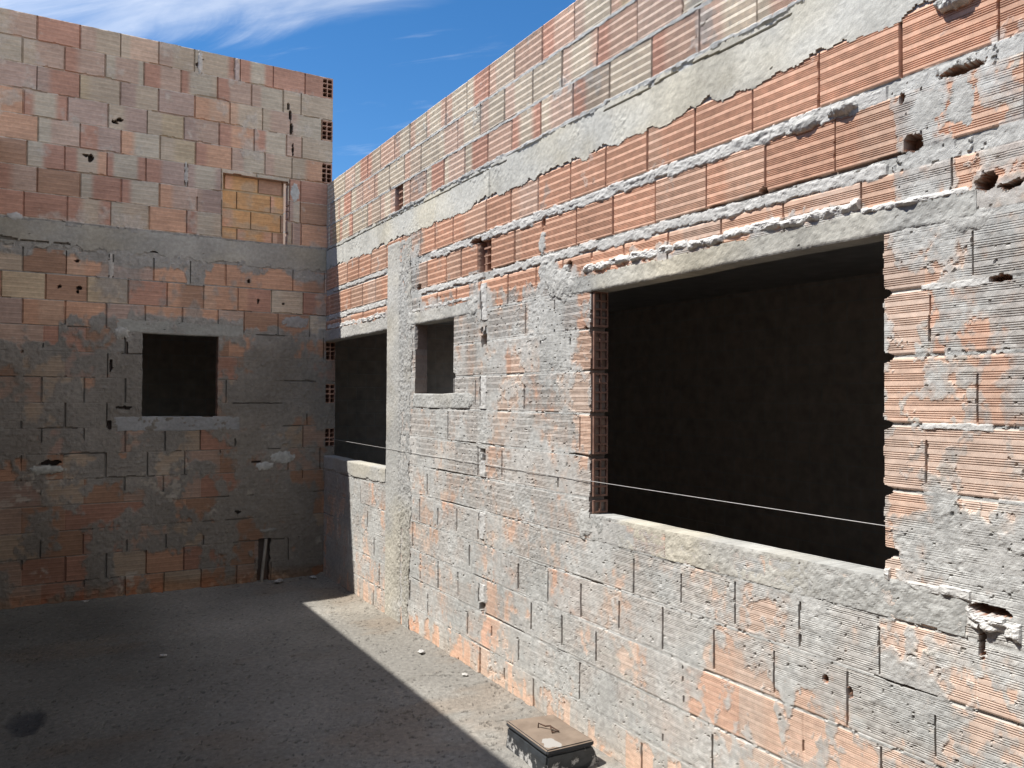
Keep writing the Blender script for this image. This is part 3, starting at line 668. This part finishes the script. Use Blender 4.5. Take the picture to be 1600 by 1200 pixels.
# bricked in recess
def infill():
    rnd = random.Random(5)
    x0, x1, z0, z1 = -.93, -.374, 2.93, 3.525
    U = np.arange(x0, x1, .006); V = np.arange(z0, z1, .005); UU, VV = np.meshgrid(U, V)
    a = np.zeros(UU.shape + (3,), F32); h = np.full(UU.shape, -.062, F32); mort = np.ones(UU.shape, F32)
    a[:] = A(.44, .33, .20)
    for i, (b0, b1, js, cs) in enumerate(((3.385, 3.505, [-.905, -.885, -.60, -.39], ['s', 'O', 'oO', 'n', 'n']), (3.225, 3.372, [-.78, -.49], ['O', 'O', 'oO']), (3.062, 3.212, [-.66, -.40], ['oO', 'O', 'n']),
                                  (2.935, 3.05, [-.775, -.475], ['O', 'oOo', 'qn']))):
        ed = [x0] + js + [x1]
        for (p, q), c in zip(zip(ed[:-1], ed[1:]), cs):
            k = (UU > p + .003) & (UU < q - .003) & (VV > b0) & (VV < b1)
            s = np.clip((U - p) / (q - p), 0, 1); cc = brick_colour(c, s, rnd) * rnd.uniform(.92, 1.08)
            fr = (VV - b0) % .0366
            h = np.where(k, -.055 - .0012 * ((fr > .011) & (fr < .035)), h); a = np.where(k[..., None], cc[None, :, :], a); mort = np.where(k, 0, mort)
        for j in js: h = np.where((np.abs(UU - j) < .004) & (VV > b0) & (VV < b1), -.075, h)
    a *= (.8 + .4 * fbm(UU * 14, VV * 60, 3, 7))[..., None]
    ds = sst(.45, .7, fbm(UU * 9, VV * 12, 4, 9)); a = mixc(a, np.broadcast_to(A(.46, .36, .26), a.shape), ds * .6); h = h + .004 * ds * fbm(UU * 50, VV * 50, 3, 12)
    sheet('infill_panel', U, V, h, a, mort, np.ones((len(V) - 1, len(U) - 1), bool), FL, .088, M_wall_far, LW)
infill()

# ------------------------------------------------------------------ plain solids
def solid(name, boxes, mat, parent=None, bevel=0.0):
    bm = bmesh.new()
    for (x0, x1, y0, y1, z0, z1) in boxes:
        r = bmesh.ops.create_cube(bm, size=1.0)
        for v in r['verts']: v.co = Vector(((x0 + x1) / 2 + v.co.x * (x1 - x0), (y0 + y1) / 2 + v.co.y * (y1 - y0), (z0 + z1) / 2 + v.co.z * (z1 - z0)))
    if bevel: bmesh.ops.bevel(bm, geom=bm.edges[:], offset=bevel, segments=2, affect='EDGES', profile=.6)
    me = bpy.data.meshes.new(name); bm.to_mesh(me); bm.free()
    return link(name, me, mat, parent)
M_bx = brick_mat('plain_brick_x', (.42, .24, .16), (.36, .26, .19), (.30, .28, .26), 'X')
M_by = brick_mat('plain_brick_y', (.30, .18, .125), (.25, .185, .14), (.21, .20, .185), 'Y')
M_dark_y = brick_mat('room_brick_y', (.52, .45, .39), (.50, .45, .40), (.50, .48, .45), 'Y')
M_dark_x = brick_mat('room_brick_x', (.52, .45, .39), (.50, .45, .40), (.50, .48, .45), 'X')
M_slab = noise_mat('slab_concrete', (.34, .33, .31), (.42, .41, .39), 6)
# return of the tower behind the corner, flush with the right wall
solid('return_wall', [(-.044, .040, .092, 2.6, 2.95, 4.505)], M_by, LW)
# the wall across the courtyard, whose shadow lies on the floor
OW = empty('brick_wall', (-2.6, -4, 0)); tag(OW, 'brick wall closing the left side of the courtyard, casting the floor shadow', 'wall', kind='thing')
solid('masonry', [(-2.66, -2.522, -9.5, -.012, -.02, 2.72), (-2.655, -2.524, -9.5, -.012, 2.96, 3.53)], M_by, OW)
solid('ring_beam', [(-2.665, -2.516, -9.5, -.012, 2.722, 2.958)], noise_mat('beam_concrete', (.34, .33, .30), (.42, .41, .38), 5), OW)
# rooms behind the openings
t = solid('roof_slab', [(.095, 4.6, -9.0, .6, 2.78, 2.92)], M_slab); tag(t, 'dark concrete slab roofing the room behind the right wall openings', 'roof', kind='thing')
t = solid('roof_slab', [(-3.4, 4.6, .6, 4.6, 2.78, 2.92), (-3.4, .095, .095, .6, 2.78, 2.92)], M_slab); tag(t, 'dark concrete slab roofing the room behind the small square window', 'roof', kind='thing')
t = solid('partition_wall', [(4.4, 4.54, -9.0, -6.4, -.02, 2.78), (4.4, 4.54, -6.4, -4.2, -.02, .8), (4.4, 4.54, -6.4, -4.2, 2.25, 2.78), (4.4, 4.54, -4.2, 3.1, -.02, 2.78), (4.4, 4.54, 4.3, 4.5, -.02, 2.78), (4.4, 4.54, 3.1, 4.3, 2.3, 2.78), (4.4, 4.54, 3.1, 4.3, -.02, .6)], M_dark_y); tag(t, 'dim back wall deep inside the room behind the widest opening', 'wall', kind='thing')  # two unseen openings added here to bring skylight into the rooms
t = solid('partition_wall', [(-3.4, 4.4, 4.4, 4.54, -.02, 2.78)], M_dark_x); tag(t, 'dim far wall inside the room behind the small square window', 'wall', kind='thing')
t = solid('partition_wall', [(-3.4, -3.28, .1, 4.4, -.02, 2.78)], M_dark_y); tag(t, 'dim side wall left of the room behind the small square window', 'wall', kind='thing')
t = solid('partition_wall', [(.1, 4.4, -9.0, -8.88, -.02, 2.78)], M_dark_x); tag(t, 'dim end wall of the long room, nearest the viewer', 'wall', kind='thing')

# ------------------------------------------------------------------ ends of hollow bricks at the left jamb of the big opening
def brick_ends():
    bm = bmesh.new()
    y = -4.0475
    for i, (z0, z1) in enumerate(((1.938, 2.104), (1.742, 1.918), (1.542, 1.722), (1.345, 1.52), (1.148, 1.322), (1.07, 1.13))):
        x0, x1 = .006, .088; nr = 4 if i < 5 else 1
        wv, wh = .008, .009
        ys = (y - .010, y)
        def bx(a0, a1, c0, c1):
            r = bmesh.ops.create_cube(bm, size=1.0)
            for v in r['verts']: v.co = Vector(((a0 + a1) / 2 + v.co.x * (a1 - a0), (ys[0] + ys[1]) / 2 + v.co.y * (ys[1] - ys[0]), (c0 + c1) / 2 + v.co.z * (c1 - c0)))
        xm = (x0 + x1) / 2
        for xx in (x0, xm - wv / 2, x1 - wv): bx(xx, xx + wv, z0, z1)
        hh = (z1 - z0 - wh) / nr
        for k in range(nr + 1):
            zz = z0 + hh * k
            bx(x0 + wv, xm - wv / 2, zz, zz + wh); bx(xm + wv / 2, x1 - wv, zz, zz + wh)
    me = bpy.data.meshes.new('hollow_brick_ends'); bm.to_mesh(me); bm.free()
    o = link('hollow_brick_end', me, noise_mat('cut_clay', (.17, .095, .07), (.26, .15, .11), 30), RW)
brick_ends()

# ================================================================== GROUND
def ground():
    xs = list(np.arange(-2.6, .06, .0075)); ys = list(np.arange(-5.6, .06, .0085))
    def far(lo, hi):
        o = []; s = .03; p = lo
        while p > -260: p -= s; o.append(p); s *= 1.35
        q = hi; s = .03
        while q < 260: q += s; o.append(q); s *= 1.35
        return o
    U = np.array(sorted(xs + far(xs[0], xs[-1]))); V = np.array(sorted(ys + far(ys[0], ys[-1])))
    UU, VV = np.meshgrid(U, V)
    ins = ((UU > -2.62) & (UU < .08) & (VV > -5.7) & (VV < .08)).astype(F32)
    big = fbm(UU * 1.2, VV * 1.2, 3, 601) - .5
    grit = fbm(UU * 55, VV * 55, 3, 602, .65) - .5; lump = np.clip(fbm(UU * 26, VV * 26, 3, 603) - .58, 0, 1)
    trowel = fbm(UU * 3.2 - VV * 1.0, VV * 14 + UU * 5, 4, 604) - .5
    patchy = sst(.42, .6, fbm(UU * 2.2, VV * 2.2, 3, 605))
    h = ins * (.012 * big + (.002 + .0045 * patchy) * grit + .009 * lump * patchy + .006 * trowel)
    # fillet of mortar against the right wall
    fil = sst(-.16, .0, UU + .10 * (fbm(VV * 4, VV * 0, 3, 606) - .5)) * ins; h = h + fil * .022 * fbm(UU * 12, VV * 12, 3, 607)
    fl2 = sst(-.10, .0, VV + .06 * (fbm(UU * 5, UU * 0, 3, 608) - .5)) * ins; h = h + fl2 * .02 * fbm(UU * 14, VV * 14, 3, 609)
    n = fbm(UU * 1.6, VV * 1.6, 4, 610); f = fbm(UU * 70, VV * 70, 2, 611); sp = uni(fbm(UU * 42, VV * 42, 2, 612))
    a = mixc(A(.20, .191, .175), A(.285, .273, .25), np.clip((n - .28) * 2.2, 0, 1)) * (.78 + .44 * f)[..., None]
    a = np.where((sp > .955)[..., None], a * .62, a); h = np.where((sp > .955) & (ins > .5), h - .004, h)
    a = a * A(1.0, .985, .95); red = sst(.55, .72, fbm(UU * 1.5 + 4, VV * 2.4, 4, 613)); a = mixc(a, a * A(1.02, .86, .74), red * .5)
    # painted shade: floor colour darkens towards the opposite wall
    shade_tone = sst(-.5, -2.0, UU + .5 * (fbm(UU * 1.1, VV * 1.1, 3, 614) - .5)); a = mixc(a, a * A(.50, .51, .50), shade_tone)
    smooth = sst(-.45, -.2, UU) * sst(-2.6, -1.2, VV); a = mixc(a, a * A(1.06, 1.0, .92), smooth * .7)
    # sump with a broken rim
    r = np.sqrt(((UU + 2.25) / .085) ** 2 + ((VV + 2.46) / .16) ** 2) + .6 * (fbm(UU * 16, VV * 16, 3, 615) - .5)
    h = h - .018 * sst(1.3, .5, r); a = mixc(a, np.broadcast_to(A(.035, .038, .042), a.shape), sst(1.25, .75, r) * .75)
    # bare dark earth inside the rooms, dusty red ground elsewhere
    room = ((UU > .05) & (VV > -9) & (VV < 4.5)) | ((VV > .05) & (UU > -3.4) & (VV < 4.5) & (UU < 4.4))
    a = np.where(room[..., None], A(.30, .27, .24), a)
    out = (ins < .5) & ~room
    a = np.where(out[..., None], A(.26, .19, .14), a)
    G = lambda u, v, h: np.stack([u, v, h], -1)
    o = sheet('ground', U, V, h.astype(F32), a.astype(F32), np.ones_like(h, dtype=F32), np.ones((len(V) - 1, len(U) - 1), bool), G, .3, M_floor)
    tag(o, 'rough grey cement floor of the courtyard', kind='structure')
ground()

# ================================================================== SMALL THINGS
def tube(name, pts, r, mat, parent=None, seg=8):
    cu = bpy.data.curves.new(name, 'CURVE'); cu.dimensions = '3D'; cu.bevel_depth = r; cu.bevel_resolution = max(1, seg // 4); cu.use_fill_caps = True
    s = cu.splines.new('POLY'); s.points.add(len(pts) - 1)
    for p, q in zip(s.points, pts): p.co = (*q, 1)
    tmp = bpy.data.objects.new(name, cu); COL.objects.link(tmp)
    dg = bpy.context.evaluated_depsgraph_get(); me = bpy.data.meshes.new_from_object(tmp.evaluated_get(dg))
    bpy.data.objects.remove(tmp); bpy.data.curves.remove(cu)
    me.materials.clear(); me.name = name
    return link(name, me, mat, parent)
pts = []
for i in range(41):
    t = i / 40; y = -.06 + (-5.60 + .06) * t
    pts.append((-.0075 - .002 * math.sin(t * 9), y, 1.240 - .016 * t - .010 * math.sin(math.pi * t)))
c = tube('cord', pts, .0012, noise_mat('nylon', (.40, .385, .36), (.50, .48, .45), 40, rough=.6)); tag(c, 'thin pale cord stretched along the right wall across its openings', 'cord')

# inspection box by the foot of the right wall
def prism(bm, base, top, z0, z1):
    b = [bm.verts.new((x, y, z0)) for x, y in base]; t_ = [bm.verts.new((x, y, z1)) for x, y in top]
    n = len(b); bm.faces.new(b[::-1]); bm.faces.new(t_)
    for i in range(n): bm.faces.new((b[i], b[(i + 1) % n], t_[(i + 1) % n], t_[i]))
def roughen(bm, amp, seed, cuts=4):
    from mathutils import noise
    bmesh.ops.subdivide_edges(bm, edges=bm.edges[:], cuts=cuts, use_grid_fill=True)
    bm.normal_update()
    for v in bm.verts:
        k = noise.fractal(v.co * 30 + Vector((seed, 0, 0)), 1.0, 2.0, 3); v.co += v.normal * amp * k
def scale_poly(P, s):
    cx = sum(p[0] for p in P) / len(P); cy = sum(p[1] for p in P) / len(P)
    return [(cx + (x - cx) * s, cy + (y - cy) * s) for x, y in P]
TOP = [(-.345, -3.863), (-.352, -4.222), (-.112, -4.232), (-.107, -3.905)]
IB = empty('inspection_box', (-.23, -4.05, 0)); tag(IB, 'low black inspection box with a dusty cement lid against the right wall', 'box')
def paint_mat():
    m, nt, b = newmat('black_bitumen'); N = nt.nodes; L = nt.links
    tc = N.new('ShaderNodeTexCoord'); n = N.new('ShaderNodeTexNoise'); n.inputs['Scale'].default_value = 22; n.inputs['Detail'].default_value = 8; n.inputs['Roughness'].default_value = .65
    L.new(tc.outputs['Object'], n.inputs['Vector'])
    sp = N.new('ShaderNodeSeparateXYZ'); L.new(tc.outputs['Object'], sp.inputs[0])
    mr = N.new('ShaderNodeMapRange'); mr.inputs['From Min'].default_value = .0; mr.inputs['From Max'].default_value = .10; mr.inputs['To Min'].default_value = .13; mr.inputs['To Max'].default_value = -.06
    L.new(sp.outputs[2], mr.inputs['Value'])
    ad = N.new('ShaderNodeMath'); L.new(n.outputs['Fac'], ad.inputs[0]); L.new(mr.outputs[0], ad.inputs[1])
    rr = N.new('ShaderNodeValToRGB'); e = rr.color_ramp.elements; e[0].position = .60; e[0].color = (.022, .024, .027, 1); e[1].position = .68; e[1].color = (.46, .45, .43, 1)
    k = e.new(.4); k.color = (.04, .045, .05, 1)
    L.new(ad.outputs[0], rr.inputs[0]); L.new(rr.outputs[0], b.inputs['Base Color']); b.inputs['Roughness'].default_value = .5
    bp = N.new('ShaderNodeBump'); bp.inputs['Strength'].default_value = .4; bp.inputs['Distance'].default_value = .004; L.new(n.outputs['Fac'], bp.inputs['Height']); L.new(bp.outputs[0], b.inputs['Normal'])
    return m
bm = bmesh.new(); BASE = [(-.345, -3.855), (-.350, -4.205), (-.066, -4.222), (-.075, -3.89)]
prism(bm, BASE, scale_poly(TOP, .965), -.01, .094); bmesh.ops.bevel(bm, geom=bm.edges[:], offset=.008, segments=2, affect='EDGES'); roughen(bm, .004, 3, 3)
me = bpy.data.meshes.new('body'); bm.to_mesh(me); bm.free(); link('body', me, paint_mat(), IB)
def lid_mat():
    m, nt, b = newmat('dusty_lid'); N = nt.nodes; L = nt.links
    tc = N.new('ShaderNodeTexCoord'); n = N.new('ShaderNodeTexNoise'); n.inputs['Scale'].default_value = 13; n.inputs['Detail'].default_value = 9
    L.new(tc.outputs['Object'], n.inputs['Vector'])
    rr = N.new('ShaderNodeValToRGB'); e = rr.color_ramp.elements; e[0].position = .35; e[0].color = (.17, .125, .09, 1); e[1].position = .7; e[1].color = (.25, .19, .14, 1)
    L.new(n.outputs['Fac'], rr.inputs[0])
    # cement splash on the near corner
    sp = N.new('ShaderNodeVectorMath'); sp.operation = 'DISTANCE'; L.new(tc.outputs['Object'], sp.inputs[0]); sp.inputs[1].default_value = (-.30, -4.17, .12)
    ad = N.new('ShaderNodeMath'); ad.operation = 'MULTIPLY_ADD'; L.new(n.outputs['Fac'], ad.inputs[0]); ad.inputs[1].default_value = -.42; L.new(sp.outputs['Value'], ad.inputs[2])
    r2 = N.new('ShaderNodeValToRGB'); e = r2.color_ramp.elements; e[0].position = 0; e[0].color = (1, 1, 1, 1); e[1].position = .01; e[1].color = (0, 0, 0, 1)
    mr = N.new('ShaderNodeMath'); mr.operation = 'LESS_THAN'; L.new(ad.outputs[0], mr.inputs[0]); mr.inputs[1].default_value = -.165
    mx = N.new('ShaderNodeMix'); mx.data_type = 'RGBA'; L.new(mr.outputs[0], mx.inputs[0]); L.new(rr.outputs[0], mx.inputs[6]); mx.inputs[7].default_value = (.33, .31, .28, 1)
    # bitumen on the sides
    ge = N.new('ShaderNodeNewGeometry'); s2 = N.new('ShaderNodeSeparateXYZ'); L.new(ge.outputs['True Normal'], s2.inputs[0])
    lt = N.new('ShaderNodeMath'); lt.operation = 'LESS_THAN'; L.new(s2.outputs[2], lt.inputs[0]); lt.inputs[1].default_value = .55
    m2 = N.new('ShaderNodeMix'); m2.data_type = 'RGBA'; L.new(lt.outputs[0], m2.inputs[0]); L.new(mx.outputs[2], m2.inputs[6]); m2.inputs[7].default_value = (.035, .037, .04, 1)
    L.new(m2.outputs[2], b.inputs['Base Color']); b.inputs['Roughness'].default_value = .85
    n2 = N.new('ShaderNodeTexNoise'); n2.inputs['Scale'].default_value = 160; L.new(tc.outputs['Object'], n2.inputs['Vector'])
    bp = N.new('ShaderNodeBump'); bp.inputs['Strength'].default_value = .35; bp.inputs['Distance'].default_value = .003; L.new(n2.outputs['Fac'], bp.inputs['Height']); L.new(bp.outputs[0], b.inputs['Normal'])
    return m
bm = bmesh.new(); prism(bm, scale_poly(TOP, 1.0), scale_poly(TOP, .985), .096, .120); bmesh.ops.bevel(bm, geom=bm.edges[:], offset=.006, segments=3, affect='EDGES'); roughen(bm, .0025, 9, 3)
me = bpy.data.meshes.new('lid'); bm.to_mesh(me); bm.free(); LID = link('lid', me, lid_mat(), IB)
M_rust = noise_mat('rusty_bar', (.045, .028, .02), (.10, .055, .035), 60)
hp = [(-.258, -4.005, .118), (-.256, -4.004, .140), (-.235, -4.030, .132), (-.222, -4.050, .138), (-.236, -4.085, .124), (-.205, -4.092, .126), (-.222, -4.052, .136)]
hd = tube('lid_handle', hp, .0036, M_rust); hd.parent = IB; hd.matrix_parent_inverse = Matrix.Translation(-Vector(IB.location))

# pipe stub in the chase of the left wall
PS = [(-.548, -.012, -.01), (-.540, -.012, .10), (-.524, -.014, .25), (-.513, -.014, .372)]
p = tube('drain_pipe', PS, .0145, noise_mat('grey_pipe', (.20, .18, .155), (.28, .255, .22), 15, rough=.55, bump=.08), seg=16)
tag(p, 'short drain pipe standing in a chase at the foot of the shaded wall', 'pipe')

# crumbs of mortar lying on the floor
def crumb(name, x, y, s, seed, col, label, grp):
    bm = bmesh.new(); bmesh.ops.create_icosphere(bm, subdivisions=3, radius=1.0)
    from mathutils import noise
    for v in bm.verts:
        k = 1 + .55 * noise.fractal(v.co * 1.3 + Vector((seed * 3.1, seed, 0)), 1.0, 2.0, 3)
        v.co = Vector((v.co.x * s * k, v.co.y * s * .7 * k, v.co.z * s * .30 * k))
    me = bpy.data.meshes.new(name); bm.to_mesh(me); bm.free()
    o = link(name, me, noise_mat('crumb_%d' % seed, tuple(c * .8 for c in col), col, 40)); o.location = (x, y, s * .25 + .008); o.rotation_euler = (0, 0, seed)
    tag(o, label, 'rubble', grp); return o
G_ = 'crumbs of mortar on the floor'
crumb('mortar_crumb', -.135, -2.45, .026, 1, (.52, .50, .47), 'whitest mortar crumb, on the sunlit floor strip by the right wall', G_)
crumb('mortar_crumb', -.085, -2.95, .018, 2, (.52, .50, .46), 'small flat pale mortar crumb nearest the inspection box', G_)
crumb('mortar_crumb', -1.538, -1.732, .020, 3, (.42, .41, .39), 'lone small pale chip out in the middle of the shaded floor', G_)
crumb('mortar_crumb', -.42, -.10, .045, 4, (.36, .35, .33), 'flat grey mortar lump right of the drain pipe foot', G_)
crumb('mortar_crumb', -.12, -.09, .035, 5, (.38, .37, .35), 'pale mortar lump in the shaded corner where the two walls meet', G_)
crumb('mortar_crumb', -1.89, -.05, .026, 6, (.33, .32, .30), 'dull lump against the foot of the shaded wall, farthest left', G_)

# ================================================================== LIGHT, SKY, CAMERA
SUN = Vector((-.595, .189, 1.0)).normalized()
el = math.asin(SUN.z); az = math.atan2(SUN.x, SUN.y)
sd = bpy.data.lights.new('sun', 'SUN'); sd.energy = 4.7; sd.angle = math.radians(.5); sd.color = (1.0, .980, .943)
so = bpy.data.objects.new('sun', sd); COL.objects.link(so); so.rotation_euler = (-SUN).to_track_quat('-Z', 'Y').to_euler(); so.location = (-6, 3, 12)
w = bpy.data.worlds.new('World'); scene.world = w; w.use_nodes = True
nt = w.node_tree; N = nt.nodes; L = nt.links; N.clear()
out = N.new('ShaderNodeOutputWorld'); bg = N.new('ShaderNodeBackground'); L.new(bg.outputs[0], out.inputs[0])
sky = N.new('ShaderNodeTexSky'); sky.sky_type = 'NISHITA'; sky.sun_disc = False; sky.sun_elevation = el; sky.sun_rotation = az; sky.altitude = 800; sky.air_density = 1.0; sky.dust_density = .15; sky.ozone_density = 3.5
bg.inputs['Strength'].default_value = .105
# thin high cloud in part of the sky, plus a fill cloud out of view
tc = N.new('ShaderNodeTexCoord'); sep = N.new('ShaderNodeSeparateXYZ'); L.new(tc.outputs['Generated'], sep.inputs[0])
zc = N.new('ShaderNodeMath'); zc.operation = 'MAXIMUM'; L.new(sep.outputs[2], zc.inputs[0]); zc.inputs[1].default_value = .08
dv = N.new('ShaderNodeVectorMath'); dv.operation = 'DIVIDE'; cb = N.new('ShaderNodeCombineXYZ')
for i in range(3): L.new(zc.outputs[0], cb.inputs[i])
L.new(tc.outputs['Generated'], dv.inputs[0]); L.new(cb.outputs[0], dv.inputs[1])
def dot(vec, src):
    d = N.new('ShaderNodeVectorMath'); d.operation = 'DOT_PRODUCT'; L.new(src, d.inputs[0]); d.inputs[1].default_value = vec; return d.outputs['Value']
def ramp(src, a, b, lo=0.0, hi=1.0, smooth=True):
    r_ = N.new('ShaderNodeMapRange'); r_.interpolation_type = 'SMOOTHSTEP' if smooth else 'LINEAR'
    r_.inputs['From Min'].default_value = a; r_.inputs['From Max'].default_value = b; r_.inputs['To Min'].default_value = lo; r_.inputs['To Max'].default_value = hi
    L.new(src, r_.inputs['Value']); return r_.outputs[0]
def mth(op, a, b):
    m_ = N.new('ShaderNodeMath'); m_.operation = op
    for k, q in enumerate((a, b)):
        if isinstance(q, (int, float)): m_.inputs[k].default_value = q
        else: L.new(q, m_.inputs[k])
    return m_.outputs[0]
P_ = dv.outputs[0]
al = dot((.62, -.78, 0), P_); ac = dot((.78, .62, 0), P_)
cv = N.new('ShaderNodeCombineXYZ'); L.new(mth('MULTIPLY', al, .75), cv.inputs[0]); L.new(mth('MULTIPLY', ac, 2.6), cv.inputs[1])
cn = N.new('ShaderNodeTexNoise'); cn.inputs['Scale'].default_value = 1.5; cn.inputs['Detail'].default_value = 9; cn.inputs['Roughness'].default_value = .58; cn.inputs['Distortion'].default_value = .9; L.new(cv.outputs[0], cn.inputs['Vector'])
c2 = N.new('ShaderNodeTexNoise'); c2.inputs['Scale'].default_value = 2.3; c2.inputs['Detail'].default_value = 10; c2.inputs['Roughness'].default_value = .6; c2.inputs['Distortion'].default_value = .4; L.new(cv.outputs[0], c2.inputs['Vector'])
sv = mth('ADD', dot((1.26, 1.0, 0), P_), -2.785)
sv = mth('ADD', sv, mth('MULTIPLY', mth('SUBTRACT', cn.outputs['Fac'], .5), .8))
veil = mth('MULTIPLY', ramp(sv, .10, -.22), ramp(sv, -1.6, -.9))
veil = mth('MULTIPLY', veil, ramp(c2.outputs['Fac'], .25, .75, .16, .52))
wisp = ramp(mth('MULTIPLY', cn.outputs['Fac'], c2.outputs['Fac']), .29, .46, 0, .20)
south_fill = ramp(mth('ADD', c2.outputs['Fac'], ramp(dot(tuple(Vector((.25, -.85, .45)).normalized()), tc.outputs['Generated']), .25, .75, -.45, .26)), .50, .85, 0, .8)  # unseen white cloud behind the camera, added as fill light
fac = mth('MAXIMUM', mth('MAXIMUM', veil, wisp), south_fill)
mx = N.new('ShaderNodeMix'); mx.data_type = 'RGBA'; L.new(fac, mx.inputs[0]); hs = N.new('ShaderNodeHueSaturation'); hs.inputs['Saturation'].default_value = 1.27; L.new(sky.outputs[0], hs.inputs['Color']); L.new(hs.outputs[0], mx.inputs[6]); mx.inputs[7].default_value = (8.0, 8.1, 8.2, 1)
L.new(mx.outputs[2], bg.inputs['Color'])

cam = bpy.data.cameras.new('camera'); co = bpy.data.objects.new('camera', cam); COL.objects.link(co); scene.camera = co
cam.sensor_fit = 'HORIZONTAL'; cam.sensor_width = 36.0; cam.lens = 36.0 * 1241.0 / 1600.0; cam.clip_start = .05; cam.clip_end = 1000
yaw, pitch, roll = .533949305, .0185382763, .00602049833
f = Vector((math.sin(yaw) * math.cos(pitch), math.cos(yaw) * math.cos(pitch), math.sin(pitch)))
r0 = Vector((math.cos(yaw), -math.sin(yaw), 0)); u0 = r0.cross(f)
r = r0 * math.cos(roll) + u0 * math.sin(roll); u = -r0 * math.sin(roll) + u0 * math.cos(roll)
co.matrix_world = Matrix(((r.x, u.x, -f.x, -2.2005), (r.y, u.y, -f.y, -7.0409), (r.z, u.z, -f.z, 1.6), (0, 0, 0, 1)))
scene.view_settings.view_transform = 'Standard'; scene.view_settings.look = 'None'; scene.view_settings.exposure = 0.66; scene.view_settings.gamma = 1.0
scene.cycles.max_bounces = 8; scene.cycles.diffuse_bounces = 5
